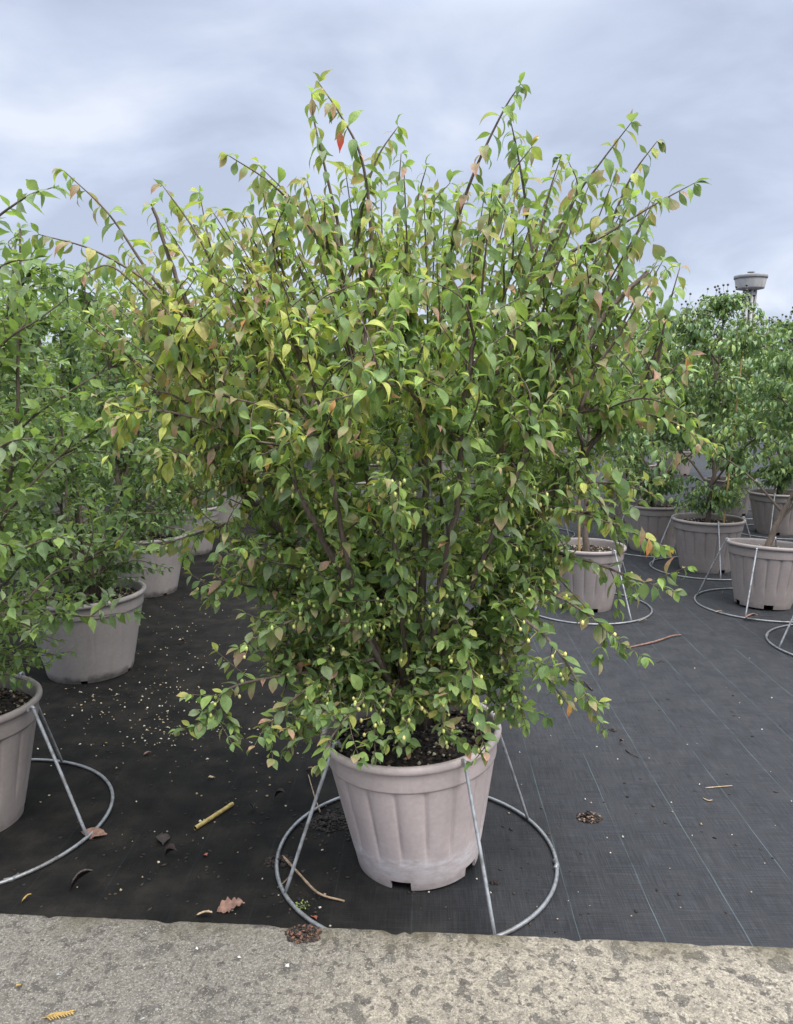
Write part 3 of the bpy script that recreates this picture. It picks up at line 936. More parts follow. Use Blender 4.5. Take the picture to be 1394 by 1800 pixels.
def nearest_node(pl, q, below=.03):
    d = np.linalg.norm(pl.nodes - q, axis=1) + np.maximum(0, pl.nodes[:, 2] - q[2] - below) * 2.5
    return np.argmin(d)
def mfam(p):
    return 'round' if rg.random() < np.clip((1.35 - p[2]) / .8, 0.04, .9) else 'long'
def msize(p):
    return float(np.interp(p[2], [.45, .9, 1.4, 2.3], [.045, .049, .058, .065]))
def mdroop(p):
    return float(np.interp(p[2], [.5, .9, 1.4, 2.2], [.22, .38, .55, .85]))
WP = ['dark', 'mid', 'light', 'lime', 'grey', 'blush', 'yellow', 'pink', 'orange']
def mpal(p, edge=0.0):
    lf = np.clip((.35 - p[0]) / .9, 0, 1)        # the left side is turning
    hi = np.clip((p[2] - 1.0) / .8, 0, 1)
    r_ = math.hypot(p[0] - MX, p[1] - MY)
    outer = np.clip((r_ - .25) / .4, 0, 1) * (.3 + .7 * np.clip((p[2] - .75) / .5, 0, 1))
    wts = np.array([.24 * (1 - .7 * lf), .30, .20 + .12 * hi, .05 + .42 * lf * hi, .14, .05 + .10 * outer + .14 * lf * hi, .012 + .09 * lf * outer, .006 + .035 * outer * (.4 + lf), .001 + .005 * lf * outer + .002 * outer])
    return WP[rg.choice(len(WP), p=wts / wts.sum())]
def mpal_tip(p):
    return 'pink' if rg.random() < (.07 if p[2] > 1.1 else .015) else ('blush' if rg.random() < .16 else mpal(p))
for P, r1 in STEMP:
    if r1 < .007: main.leafrow(P, .42, .028, msize, mfam, mpal, mdroop, 4, .05)
for sh in SHOOTS:
    P = PX(sh)[::-1]
    dirn = unit(P[1] - P[0])
    vv = P[0] - main.nodes; dd = np.linalg.norm(vv, axis=1)
    cosv = (vv @ dirn) / np.maximum(dd, 1e-6)
    i = np.argmin(dd * (1 + 2.2 * (1 - cosv)) + np.maximum(0, -vv[:, 2]) * .8)
    base, bd = main.nodes[i], main.ndir[i]
    if dd[i] > .02: P = np.vstack([base, P])
    P = catmull(P, 6)
    n = len(P); t = np.linspace(0, 1, n)
    ln = np.linalg.norm(np.diff(P, axis=0), axis=1).sum()
    main.branches.append((P, (.0032 + .006 * min(1, ln)) * (1 - t) + .0014))
    main.skel(P[2:])
    up = P[-1][2] > 1.5
    main.leafrow(P, .12, .027 if up else .024, msize, mfam, mpal_tip, mdroop, 4, .05)
    if not up:                                   # side twigs on the low spreading shoots
        for k in range(int(ln / (.09 if P[-1][0] > .45 else .05))):
            j_ = rg.integers(int(n * .25), n - 1)
            d_ = unit(np.gradient(P, axis=0)[j_]); sd = unit(np.cross(d_, rg.normal(0, 1, 3)) + [0, 0, .25])
            l_ = rg.uniform(.05, .14)
            Q = np.array([P[j_], P[j_] + (sd * .6 + d_ * .6) * l_ * .5, P[j_] + (sd + d_ * .8) * l_ * .8 + [0, 0, -.01]])
            Q = catmull(Q, 4); main.twigs.append((Q, np.linspace(.0016, .0009, len(Q))))
            main.leafrow(Q, .3, .022, msize, mfam, mpal, mdroop, 3, .1)
# more straight shoots fanning up and out from the pot, filling the crown's top
CX = [130, 250, 400, 550, 700, 800, 915, 1000, 1110, 1160, 1200]; CY = [480, 400, 335, 290, 285, 320, 275, 295, 295, 360, 480]
for k in range(84):
    tx_ = 130 + (1195 - 130) * ((k + rg.uniform(0, 1)) / 84)
    ty_ = np.interp(tx_, CX, CY) + rg.uniform(0, 1) ** 1.3 * 190
    dy_ = rg.uniform(-.38, .45)
    tip = pt(tx_, ty_, MY + dy_)
    org = np.array([MX + rg.normal(0, .05), MY + dy_ * .25, .75])
    v_ = tip - org; ln_ = rg.uniform(.40, .62)
    inner = tip - unit(v_) * ln_
    midp = (tip + inner) / 2 + rg.normal(0, .012, 3) + [0, 0, .015]
    j_ = np.argmin(np.linalg.norm(main.nodes - inner, axis=1) + np.maximum(0, main.nodes[:, 2] - inner[2]) * 2)
    P = catmull(np.vstack([main.nodes[j_], inner + (midp - inner) * .35, midp, tip]), 5)
    t = np.linspace(0, 1, len(P))
    main.branches.append((P, .0058 * (1 - t) + .0013)); main.skel(P[3:])
    main.leafrow(P, .2, .027, msize, mfam, mpal_tip, mdroop, 4, .05)
# dense interior: twigs grown towards points spread through the crown's volume
ENV = [(1240, 615, 800), (1190, 530, 870), (1120, 470, 920), (1020, 440, 975), (920, 410, 1010), (820, 375, 1075), (720, 335, 1125), (620, 290, 1140), (520, 235, 1145), (450, 275, 1110), (385, 430, 1020), (345, 560, 940)]
ez = np.array([z_of(e_[0]) for e_ in ENV]); eo = np.argsort(ez)
def env(z):
    a_ = pt(0, 0, MY)
    yy_ = np.interp(z, ez[eo], np.array([e_[0] for e_ in ENV])[eo])
    l_ = np.interp(z, ez[eo], np.array([e_[1] for e_ in ENV])[eo]); r_ = np.interp(z, ez[eo], np.array([e_[2] for e_ in ENV])[eo])
    return pt(l_, yy_, MY)[0], pt(r_, yy_, MY)[0]
nfill = 0
while nfill < 1350:
    z = rg.uniform(ez.min() + .02, ez.max()) if nfill % 4 > 1 else (rg.uniform(ez.min() + .02, 1.05) if nfill % 4 else rg.uniform(.95, 1.9))
    xl, xr = env(z)
    c_, hw_ = (xl + xr) / 2, (xr - xl) / 2
    a_ = rg.uniform(0, 6.283); q_ = rg.uniform(.12, 1.0) ** .55
    dpt = min(.60, hw_ * .85)
    q = np.array([c_ + hw_ * q_ * math.cos(a_), MY + .02 + dpt * q_ * math.sin(a_), z])
    if z > z_of(500) and rg.random() < .72: continue
    i = nearest_node(main, q, -.05 if z < 1.5 else -.16)
    b0, bd = main.nodes[i], main.ndir[i]
    v_ = q - b0; dl = np.linalg.norm(v_)
    if dl < .06: continue
    if dl > .42: b0 = q - v_ / dl * .42; dl = .42
    ctrl = np.array([b0, b0 + (bd * .45 + unit(v_) * .55) * dl * .5 + rg.normal(0, .015, 3), q])
    P = catmull(ctrl, 5)
    main.twigs.append((P, np.linspace(.0022 + .006 * dl, .0011, len(P))))
    main.leafrow(P, .18, .025 if z < 1.2 else .026, msize, mfam, mpal, mdroop, 3, .08)
    nfill += 1
    if z < 1.35 and rg.random() < .8:
        for _ in range(rg.integers(2, 7)):
            p0 = P[rg.integers(2, len(P))]; p1 = p0 + np.array([rg.normal(0, .016), rg.normal(0, .016), -rg.uniform(.006, .03)])
            main.fruit.append((p1, p0, rg.uniform(.0042, .0056), rg.uniform(1.2, 1.7), ((.52, .56, .17), (.62, .58, .22), (.42, .52, .16))[rg.integers(3)]))
for P, _ in main.branches:
    if P[-1][2] < 1.35:
        for _ in range(7):
            p0 = P[rg.integers(len(P) // 3, len(P))]; p1 = p0 + np.array([rg.normal(0, .018), rg.normal(0, .018), rg.uniform(-.03, .012)])
            main.fruit.append((p1, p0, rg.uniform(.0044, .0060), rg.uniform(1.2, 1.7), ((.54, .56, .17), (.64, .58, .22), (.44, .52, .16))[rg.integers(3)]))
# the one bright red leaf near the top, and a few rusty ones on the right
for x, y, dy, pal_, s_ in ((597, 228, -.03, 'red', .062), (585, 178, -.03, 'pink', .05), (548, 170, -.06, 'pink', .06), (1208, 625, -.1, 'orange', .06), (1203, 640, -.1, 'pink', .06), (1140, 945, -.25, 'orange', .06), (1128, 925, -.25, 'pink', .06), (1190, 790, -.15, 'pink', .06), (1000, 1235, -.27, 'orange', .05)):
    main.leaves.append((pt(x, y, MY + dy), unit([.05, -.1, -1]), unit([.3, -1, .1] - np.array([.05, -.1, -1]) * 0), s_, 'long', 2, pal_))
main_root = main.build('spindle_shrub', (MX, MY, SOIL_Z), 'tall spreading shrub, green leaves blushing yellow and pink, in white-scaled pot', 'shrub', 'potted spindle shrubs', M_BARK, M_TWIG, M_LEAF, 300, .28)
print('main leaves', len(main.leaves), 'fruit', len(main.fruit))

# ------------------------------------------------------------------ other spindle shrubs (left and behind)
def spindle(seed, base, H, RM, nst, nfill, fam, lsz, pals, droop, extra=(), depthpal=None, sp=.028):
    pl = Plant(seed); r_ = pl.rng
    b0 = np.array([base[0], base[1], SOIL_Z])
    z0 = .45
    zr = np.array([.45, .7, 1.0, 1.4, 1.8, 2.1, 2.35]) * 1.0
    zr = z0 + (zr - z0) * (H - z0) / (2.35 - z0)
    rr = np.array([.42, .70, .90, 1.0, .95, .75, .40]) * RM
    for k in range(nst):
        a_ = k / nst * 6.283 + r_.uniform(-.3, .3); e_ = r_.uniform(.35, .95)
        top = H * r_.uniform(.82, 1.0)
        rt = RM * e_ * .85
        c = [b0 + [.05 * math.cos(a_), .05 * math.sin(a_), 0]]
        for f_ in (.3, .6, 1.0):
            z = SOIL_Z + (top - SOIL_Z) * f_
            q = rt * (f_ ** .75)
            c.append(np.array([base[0] + q * math.cos(a_) + r_.normal(0, .02), base[1] + q * math.sin(a_) + r_.normal(0, .02), z]))
        P = pl.stem(c, .016, .0035)
        pl.leafrow(P, .5, .034, lambda p: lsz * r_.uniform(.9, 1.1), lambda p: fam, lambda p: pals[r_.integers(len(pals))], droop, 4, .08)
    for ctrl in extra:
        P = np.array(ctrl)[::-1]
        i = nearest_node(pl, P[0]); bs = pl.nodes[i]
        P = catmull(np.vstack([bs, P]), 6); t = np.linspace(0, 1, len(P))
        pl.branches.append((P, .006 * (1 - t) + .0014)); pl.skel(P[2:])
        pl.leafrow(P, .2, .03, lambda p: lsz * 1.1, lambda p: fam, lambda p: pals[r_.integers(len(pals))], droop, 4, .05)
    n = 0
    while n < nfill:
        z = r_.uniform(.5, H * .97); R_ = np.interp(z, zr, rr)
        a_ = r_.uniform(0, 6.283); q_ = r_.uniform(.1, 1.0) ** .5 * (1 + .12 * math.sin(3 * a_ + seed))
        q = np.array([base[0] + R_ * q_ * math.cos(a_), base[1] + R_ * q_ * math.sin(a_), z])
        i = nearest_node(pl, q, -.05); p0, bd = pl.nodes[i], pl.ndir[i]
        v_ = q - p0; dl = np.linalg.norm(v_)
        if dl < .05: continue
        if dl > .40: p0 = q - v_ / dl * .40; dl = .40
        P = catmull(np.array([p0, p0 + (bd * .5 + unit(v_) * .5) * dl * .5 + r_.normal(0, .015, 3), q]), 4)
        if n % 9 == 0 and dl > .2: pl.branches.append((P, np.linspace(.006, .0014, len(P))))
        else: pl.twigs.append((P, np.linspace(.002 + .005 * dl, .0011, len(P))))
        pl.leafrow(P, .15, sp, lambda p: lsz * float(np.interp(p[2], [.5, 1.1, 2.2], [.78, .95, 1.08])), lambda p: fam, lambda p: pals[r_.integers(len(pals))], droop, 3, .1)
        n += 1
    return pl
def copy_tree(o, parent=None):
    c = o.copy(); COL.objects.link(c)
    if parent is not None: c.parent = parent
    for ch in list(o.children): copy_tree(ch, c)
    return c
G_SH = 'potted spindle shrubs'
# foreground shrub cut by the left edge
L1 = (-1.53, 2.60)
make_pot((*L1, 0), ME_POT2, 'taupe fluted pot on a wire stand beside the broken cane', rz=.9)
make_stand((-1.485, 2.585, 0), R(-15), 'galvanised wire ring stand around the pot beside the broken cane')
ex = [
 [pt(97, 328, 2.15), pt(40, 350, 2.2), pt(-40, 420, 2.25), pt(-110, 560, 2.3)],
 [pt(60, 455, 2.1), pt(0, 470, 2.15), pt(-80, 560, 2.2)],
 [pt(130, 515, 2.3), pt(70, 560, 2.3), pt(0, 610, 2.35), pt(-70, 720, 2.4)],
 [pt(205, 640, 2.6), pt(120, 690, 2.55), pt(30, 760, 2.5), pt(-60, 880, 2.5)],
 [pt(60, 770, 1.95), pt(10, 780, 2.0), pt(-60, 830, 2.1)],
 [pt(200, 745, 2.7), pt(120, 790, 2.6), pt(30, 880, 2.5), pt(-50, 990, 2.5)],
 [pt(235, 1075, 2.5), pt(160, 1083, 2.5), pt(80, 1080, 2.5), pt(0, 1080, 2.5)],
 [pt(150, 985, 2.6), pt(90, 1010, 2.55), pt(40, 1060, 2.5), pt(-30, 1100, 2.5)],
 [pt(120, 940, 2.2), pt(50, 960, 2.25), pt(-30, 1010, 2.35)],
 [pt(60, 1110, 2.25), pt(0, 1080, 2.3), pt(-60, 1060, 2.4)],
]
pl = spindle(31, L1, 2.10, .66, 12, 430, 'stiff', .056, ['mid', 'mid', 'light', 'grey', 'grey', 'dark', 'dark'], lambda p: .12, ex)
pl.build('spindle_shrub', (*L1, SOIL_Z), 'pale green shrub with upturned leaves in the pot beside the broken cane', 'shrub', G_SH, M_BARK, M_TWIG, M_LEAF, 300, .25)
# second pot of the left bed
L2 = (-1.67, 4.12)
make_pot((*L2, 0), ME_POT3, 'wide weathered grey pot with smooth sides behind the pot beside the broken cane', sc=(1.17, 1.17, 1.0), tilt=(R(.3), R(-1.5)))
pl = spindle(32, L2, 2.15, .80, 11, 560, 'far_stiff', .050, ['dark', 'dark', 'deep', 'deep', 'mid', 'grey'], lambda p: .45)
pl.build('spindle_shrub', (*L2, SOIL_Z), 'dense dark green shrub in the wide weathered smooth pot', 'shrub', G_SH, M_BARK, M_TWIG, M_LEAF, 250, .2)
# shared shrubs for the rest of the left bed and the beds behind
pl = spindle(33, (0, 0), 2.2, .78, 9, 400, 'far_stiff', .055, ['dark', 'deep', 'mid', 'grey', 'dark'], lambda p: .4, sp=.03)
L3 = (-1.90, 5.85)
for P_ in (pl.nodes,): pass
shA = pl.build('spindle_shrub', (0, 0, SOIL_Z), 'bushy green shrub in the smooth pot just behind the wide weathered one', 'shrub', G_SH, M_BARK, M_TWIG, M_LEAF, 0, .2)
shA.location = (*L3, SOIL_Z)
make_pot((*L3, 0), ME_POT3, 'weathered smooth pot with black grime at its foot, next behind the wide weathered pot', sc=(1.14, 1.14, 1.0), rz=.7)
def shrub_copy(loc, rz, sc, label):
    c = copy_tree(shA); c.location = (*loc, SOIL_Z); c.rotation_euler = (0, 0, rz); c.scale = (sc, sc, sc)
    c['label'] = label; return c
LEFT = [((-1.98, 7.35), 1.3, 1.0, 'bushy shrub in the third smooth pot back from the wide weathered one', 'third smooth pot back from the wide weathered one'),
        ((-3.35, 4.75), 2.2, 1.0, None, None), ((-3.5, 6.6), 3.4, 1.02, None, None), ((-2.05, 9.0), 4.1, 1.0, None, None),
        ((-3.6, 8.6), 5.0, 1.03, None, None), ((-2.1, 11.0), .5, 1.0, None, None), ((-3.9, 11.2), 2.8, 1.05, None, None), ((-5.4, 8.8), 1.1, 1.05, None, None),
        ((-.5, 9.6), 2.0, 1.0, None, None), ((-.45, 12.0), 3.0, 1.0, None, None), ((1.05, 10.6), 5.5, 1.0, None, None), ((-5.6, 13.0), .2, 1.1, None, None), ((-2.2, 14.0), 4.4, 1.1, None, None), ((.8, 14.5), 1.8, 1.1, None, None)]
for (xy, rz, sc, lb, lp) in LEFT:
    shrub_copy(xy, rz, sc, lb or 'bushy green shrub in the rows far behind the main one')
    make_pot((*xy, 0), ME_POT3, lp or 'smooth grey pot in the rows far behind the main shrub', sc=(1.14, 1.14, 1.0), rz=rz)

# ------------------------------------------------------------------ dogwood trees on the right
def dogwood(seed, base, H, RM, nlimb, nfill, fam, lsz, lean=(0, 0), low=True, sp=.034):
    pl = Plant(seed); r_ = pl.rng
    b0 = np.array([base[0], base[1], SOIL_Z - .01])
    pals = ['kdark', 'kmid', 'kmid', 'klight', 'kdark', 'mid']
    c = [b0]
    for f_ in (.12, .3, .55, .8, 1.0):
        c.append(np.array([base[0] + lean[0] * math.sin(f_ * 1.6) + r_.normal(0, .02), base[1] + lean[1] * f_ + r_.normal(0, .02), SOIL_Z + (H - .15 - SOIL_Z) * f_]))
    tr = pl.stem(c, .026, .005)
    def pk(p): return pals[r_.integers(len(pals))]
    droop = lambda p: 1.0
    for k in range(nlimb):
        f_ = .22 + .7 * k / nlimb
        i = int(f_ * (len(tr) - 1)); p = tr[i]; a_ = k * 2.4 + r_.uniform(-.4, .4)
        ln = RM * (1.05 - .65 * f_) * r_.uniform(.8, 1.15)
        d_ = np.array([math.cos(a_), math.sin(a_), 0])
        P = catmull([p, p + d_ * ln * .35 + [0, 0, ln * .38], p + d_ * ln * .75 + [0, 0, ln * .68], p + d_ * ln + [0, 0, ln * .78]], 6)
        pl.branches.append((P, np.linspace(.010, .0025, len(P)))); pl.skel(P)
        pl.leafrow(P, .4, .05, lambda p: lsz, lambda p: fam, pk, droop, 4, .1)
    n = 0
    while n < nfill:
        z = r_.uniform(1.02, H) if (n % 8 or not low) else r_.uniform(.5, .8)
        f_ = (z - .8) / (H - .8)
        R_ = RM * (np.interp(f_, [-.4, 0, .35, .7, 1], [.35, .7, 1, .8, .22]))
        a_ = r_.uniform(0, 6.283); q_ = r_.uniform(.08, 1) ** .5 * (1 + .15 * math.sin(2 * a_ + seed) + .1 * math.sin(5 * a_))
        q = np.array([base[0] + lean[0] + R_ * q_ * math.cos(a_), base[1] + lean[1] + R_ * q_ * math.sin(a_), z])
        if z < .85: q = np.array([base[0] + .3 * q_ * math.cos(a_), base[1] + .3 * q_ * math.sin(a_), z])
        i = nearest_node(pl, q, -.03); p0, bd = pl.nodes[i], pl.ndir[i]
        v_ = q - p0; dl = np.linalg.norm(v_)
        if dl < .05: continue
        if dl > .38: p0 = q - v_ / dl * .38; dl = .38
        P = catmull(np.array([p0, p0 + (bd * .35 + unit(v_) * .65) * dl * .55 + [0, 0, .02], q]), 4)
        pl.twigs.append((P, np.linspace(.002 + .005 * dl, .0012, len(P))))
        pl.leafrow(P, .25, sp, lambda p: lsz * r_.uniform(.8, 1.15), lambda p: fam, pk, droop, 4, .12)
        if z > H - .55 and r_.random() < .55 or r_.random() < .05:
            p1 = P[-1] + np.array([r_.normal(0, .02), r_.normal(0, .02), r_.uniform(.055, .10)])
            pl.fruit.append((p1, P[-1], r_.uniform(.010, .0125), 1.0, (.055, .050, .030)))
        n += 1
    return pl
G_DW = 'potted dogwood trees'
V, F, F3 = tube([(0, 0, z_) for z_ in np.linspace(0, 1.5, 40)], [.0085 + (.0018 if i % 7 == 3 else 0) for i in range(40)], 8)
ME_CANE = mk('bamboo', V, F, F3, mat=M_CANE)
V, F, F3 = tube([(.017 * math.cos(q), .017 * math.sin(q), 0) for q in np.linspace(0, 6.0, 16)], .004, 5)
ME_TIE = mk('tie', V, F, F3, mat=M_TIE_SHADE)
def stake(loc, lean, label, tiez=None, ln=1.0):
    o = link('bamboo_stake', ME_CANE); o.location = loc; o.rotation_euler = lean; o.scale = (1, 1, ln)
    tag(o, label, 'stake', 'bamboo stakes in the dogwood pots')
    if tiez:
        t_ = link('tie', ME_TIE, o); t_.location = (.006, 0, tiez)
        t2 = link('tie', ME_TIE, o); t2.location = (.008, 0, tiez + .012); t2.rotation_euler = (.2, .1, 2)
    return o
R1, R2, R3, R4, R5 = (1.335, 5.42), (2.62, 5.46), (2.66, 6.62), (4.12, 8.4), (2.48, 7.5)
pl = dogwood(51, R1, 2.05, .52, 12, 120, 'kousa', .075, (.0, .1), False)
pl.build('dogwood_tree', (*R1, SOIL_Z), 'slim dogwood tree in the pot partly hidden by the main shrub', 'tree', G_DW, M_BARK2, M_TWIG, M_LEAF2, 60)
make_pot((*R1, 0), ME_POT2, 'taupe fluted pot on a stand, partly hidden by the low twigs of the main shrub', rz=.3)
make_stand((R1[0], R1[1] - .02, 0), R(-62), 'wire ring stand under the pot partly hidden by the low shrub twigs')
stake((R1[0] - .06, R1[1] - .05, SOIL_Z - .05), (R(1), R(-2), 0), 'bamboo stake in the pot partly hidden by the main shrub', None, .8)
pl = dogwood(52, R2, 2.2, .62, 14, 280, 'kousa', .074, (.46, .05), False)
pl.build('dogwood_tree', (*R2, SOIL_Z), 'dogwood tree with a bent base in the leaning pot', 'tree', G_DW, M_BARK2, M_TWIG, M_LEAF2, 180)
make_pot((*R2, 0), ME_POT2, 'taupe fluted pot leaning over on its stand, soil showing', tilt=(R(1.5), R(4)), rz=1.2)
make_stand((R2[0] - .01, R2[1] - .02, 0), R(232), 'wire ring stand around the leaning pot')
pl = dogwood(53, R3, 2.30, .70, 15, 480, 'kousa', .070, (.0, .0), True)
pl.build('dogwood_tree', (*R3, SOIL_Z), 'tallest dogwood tree with a stout trunk tied to a bamboo stake', 'tree', G_DW, M_BARK2, M_TWIG, M_LEAF2, 220)
make_pot((*R3, 0), ME_POT2, 'upright taupe fluted pot just behind the leaning pot', sc=(1.1, 1.1, 1.0), rz=.5)
make_stand((R3[0], R3[1], 0), R(-96), 'wire ring stand around the upright pot behind the leaning one', 1.1)
stake((R3[0] + .09, R3[1] - .10, SOIL_Z - .05), (R(-2), R(3.5), 0), 'tall bamboo stake tied with black plastic to the stout dogwood', .80, 1.0)
pl = dogwood(54, (0, 0), 2.25, .76, 13, 420, 'far_kousa', .082, (.05, .0), True)
dw = pl.build('dogwood_tree', (0, 0, SOIL_Z), 'dogwood tree in the fluted pot behind the upright one', 'tree', G_DW, M_BARK2, M_TWIG, M_LEAF2, 0)
dw.location = (*R5, SOIL_Z)
make_pot((*R5, 0), ME_POT2, 'taupe fluted pot with grimy drain notch, left of and behind the upright pot', sc=(1.1, 1.1, 1), rz=2.2)
make_stand((*R5, 0), R(-70), 'wire ring stand of the pot left of and behind the upright one', 1.1)
RIGHT = [(R4, 1.0, 'dogwood tree behind the leaning pot', 'taupe pot showing its rim and stand rod behind the leaning pot', 'wire stand of the pot behind the leaning one'),
         ((4.15, 9.7), 2.0, 'dogwood tree rising behind the gap between upright and leaning pots', 'pot seen through the gap between upright and leaning pots', 'wire stand of the pot behind the upright and leaning pots'), ((2.75, 9.3), 3.1, 'dogwood tree right behind the pot with the grimy notch', 'pot right behind the one with the grimy notch', 'wire stand of the pot right behind the grimy-notch pot'), ((1.45, 8.3), 4.0, 'dogwood tree right behind the half-hidden slim one', 'pot right behind the half-hidden pot', 'wire stand of the pot right behind the half-hidden pot'), ((4.3, 6.5), 5.1, 'dogwood tree on the far side of the leaning pot', 'pot on the far side of the leaning pot', 'wire stand of the pot on the far side of the leaning pot'), ((5.9, 8.3), .3, 0, 0, 0),
         ((3.6, 11.8), 1.5, 0, 0, 0), ((5.8, 11.2), 2.6, 0, 0, 0), ((2.2, 11.8), 3.7, 0, 0, 0), ((7.6, 10.6), 4.6, 0, 0, 0), ((5.2, 14.5), 5.6, 0, 0, 0), ((7.6, 14.2), .9, 0, 0, 0), ((3.2, 15.5), 2.3, 0, 0, 0)]
for xy, rz, l1, l2, l3 in RIGHT:
    c = copy_tree(dw); c.location = (*xy, SOIL_Z); c.rotation_euler = (0, 0, rz)
    c['label'] = l1 or 'dogwood tree in the far rows of the right bed'
    make_pot((*xy, 0), ME_POT2, l2 or 'taupe pot in the far rows of the right bed', sc=(1.12, 1.12, 1), rz=rz)
    if xy[1] < 9.9:
        make_stand((*xy, 0), rz, l3 or 'wire stand under a pot in the far rows of the right bed', 1.12)
# stand of the next pot, only its ring enters at the right edge
RC = (2.70, 4.50)
make_pot((*RC, 0), ME_POT2, 'taupe pot of bare soil in front of the leaning pot', rz=.2)
make_stand((*RC, 0), R(186), 'wire ring stand in front of the leaning pot')

# ------------------------------------------------------------------ water tower
TD = 235.0
tp = pt(1315, 560, TD)
tx, tz_top, tz_bot = tp[0], pt(1315, 489, TD)[2], pt(1315, 508, TD)[2]
rt = 28.5 / FPX * TD * .93
wt = empty('water_tower', (tx, TD, 0))
tag(wt, 'pale concrete water tower with a round tank rising beyond the dogwoods', 'water tower')
V, F = lathe([(.01, tz_bot - .4), (rt * .35, tz_bot - .4), (rt * .84, tz_bot), (rt * .86, tz_bot + .3), (rt * .95, tz_top - .5), (rt * .95, tz_top)], 40)
link('tank', mk('tank', V, F, None, mat=M_TANK, smooth=False), wt)
V, F = lathe([(.01, tz_top - .2), (rt, tz_top - .2), (rt * 1.02, tz_top), (rt * 1.02, tz_top + .55), (rt * .98, tz_top + .8), (.01, tz_top + 1.1)], 40)
rf = link('roof', mk('roof', V, F, None, mat=M_TANKD), wt)
V, F = lathe([(.01, tz_top + 1.0), (rt * .10, tz_top + 1.0), (rt * .10, tz_top + 1.5), (rt * .22, tz_top + 1.55), (rt * .22, tz_top + 1.85), (.01, tz_top + 2.0)], 16)
link('lantern', mk('lantern', V, F, None, mat=M_TANKD), rf)
V, F = lathe([(rt * .20, 0), (rt * .20, tz_bot)], 16)
sh_ = link('shaft', mk('shaft', V, F, None, mat=M_TANKD), wt)
for k in range(8):
    a_ = k / 8 * 6.283
    V, F, F3 = tube([(rt * .36 * math.cos(a_), rt * .36 * math.sin(a_), z_) for z_ in (0, tz_bot * .5, tz_bot)], .42, 6)
    link('column', mk('column', V, F, F3, mat=M_TANK), wt)
for z_ in (tz_bot - 1.6, tz_bot - 6.0, tz_bot - 11, tz_bot - 17, tz_bot - 24):
    V, F = lathe([(rt * .30, z_), (rt * .40, z_), (rt * .40, z_ + .6), (rt * .30, z_ + .6), (rt * .30, z_)], 24)
    link('ring_beam', mk('ring_beam', V, F, None, mat=M_TANK, smooth=False), wt)

# ------------------------------------------------------------------ litter on the fabric and the kerb
rd = np.random.default_rng(77)
def scatter(cl):
    o = []
    for x, y, sx, sy, n in cl:
        for _ in range(n):
            a_, b_ = rd.normal(x, sx), rd.normal(y, sy)
            if b_ > 820 and b_ < 1660:
                p = gp(a_, b_)
                if p[1] > 1.93 - .0637 * p[0]: o.append(p)
    return np.array(o)
P = scatter([(300, 1285, 55, 20, 70), (330, 1235, 90, 45, 90), (270, 1170, 100, 30, 50), (200, 1230, 70, 18, 50), (420, 1290, 70, 70, 35), (350, 1400, 120, 80, 26), (300, 1080, 60, 50, 50), (150, 1300, 60, 60, 25)])
o = link('grit', bits(rd, P, .0052, .7, ((.50, .45, .32), (.60, .57, .46), (.42, .33, .20), (.34, .26, .16))).mesh('grit', M_BITS, False))
tag(o, 'cream grit and seed husks strewn over the dark fabric by the left bed', 'grit', kind='stuff')
P = scatter([(1150, 1380, 160, 170, 30), (1300, 1250, 120, 120, 14), (700, 1600, 200, 30, 10), (1000, 1500, 120, 80, 8), (450, 1480, 120, 80, 14)])
o = link('grit', bits(rd, P, .0042, .75, ((.40, .37, .30), (.48, .46, .40), (.34, .27, .17))).mesh('grit', M_BITS, False))
tag(o, 'sparse pale perlite crumbs on the clean fabric by the tracer threads', 'grit', kind='stuff')
P = scatter([(575, 1450, 30, 14, 130), (290, 1275, 110, 40, 160), (470, 1360, 70, 60, 70), (1150, 1350, 170, 160, 70), (520, 1580, 40, 30, 40), (250, 1500, 140, 60, 90), (200, 1215, 80, 10, 60), (285, 1050, 40, 6, 60), (850, 1540, 120, 60, 30), (300, 1120, 90, 60, 80)])
o = link('debris', bits(rd, P, .0052, .5, ((.012, .010, .009), (.022, .017, .013), (.045, .032, .022)), long=1.7).mesh('debris', M_BITS, False))
tag(o, 'dark bark crumbs and leaf scraps scattered over the fabric', 'debris', kind='stuff')

P_OAK = [(0, .01), (.08, .02), (.14, .22), (.2, .40), (.27, .22), (.36, .5), (.44, .26), (.55, .52), (.63, .24), (.74, .38), (.82, .16), (.9, .16), (1, .0)]
def fallen(px_, py_, size, mat, rz, label, prof=P_NARR, z=0.0, wr=.6, curl=.7, fold=.35, roll=0.0, name='fallen_leaf', cat='leaf'):
    V, F, U = leaf_tpl(wr, curl, fold, rd.uniform(-.8, .8), prof, 19 if prof is P_OAK else 10, .03)
    V = V - [0, .5, 0]; V = V * size
    V[:, 2] += rd.normal(0, size * .012, len(V))
    c_, s_ = math.cos(roll), math.sin(roll)
    V = V @ np.array([[c_, 0, s_], [0, 1, 0], [-s_, 0, c_]])
    V[:, 2] -= V[:, 2].min() - .001
    # a leaf has a little thickness
    n = len(V)
    V2 = np.vstack([V, V + [0, 0, .0012]]); F2 = np.vstack([F[:, ::-1], F + n])
    o = link(name, mk(name, V2, F2, None, mat=mat)); o.location = gp(px_, py_, z); o.rotation_euler = (0, 0, rz)
    tag(o, label, cat, 'fallen leaves on the fabric'); return o
fallen(405, 1601, .085, M_DRY, 1.75, 'brown lobed dry leaf lying against the kerb edge', P_OAK, wr=.62, curl=.5, fold=.25)
fallen(357, 1613, .055, M_DRYP, 1.5, 'small pale tan leaf touching the kerb beside the lobed brown leaf', wr=.35)
fallen(140, 1562, .085, M_DARKL, 2.2, 'dark brown curled leaf between the kerb and the ring beside the broken cane', wr=.55, curl=1.2, fold=.9)
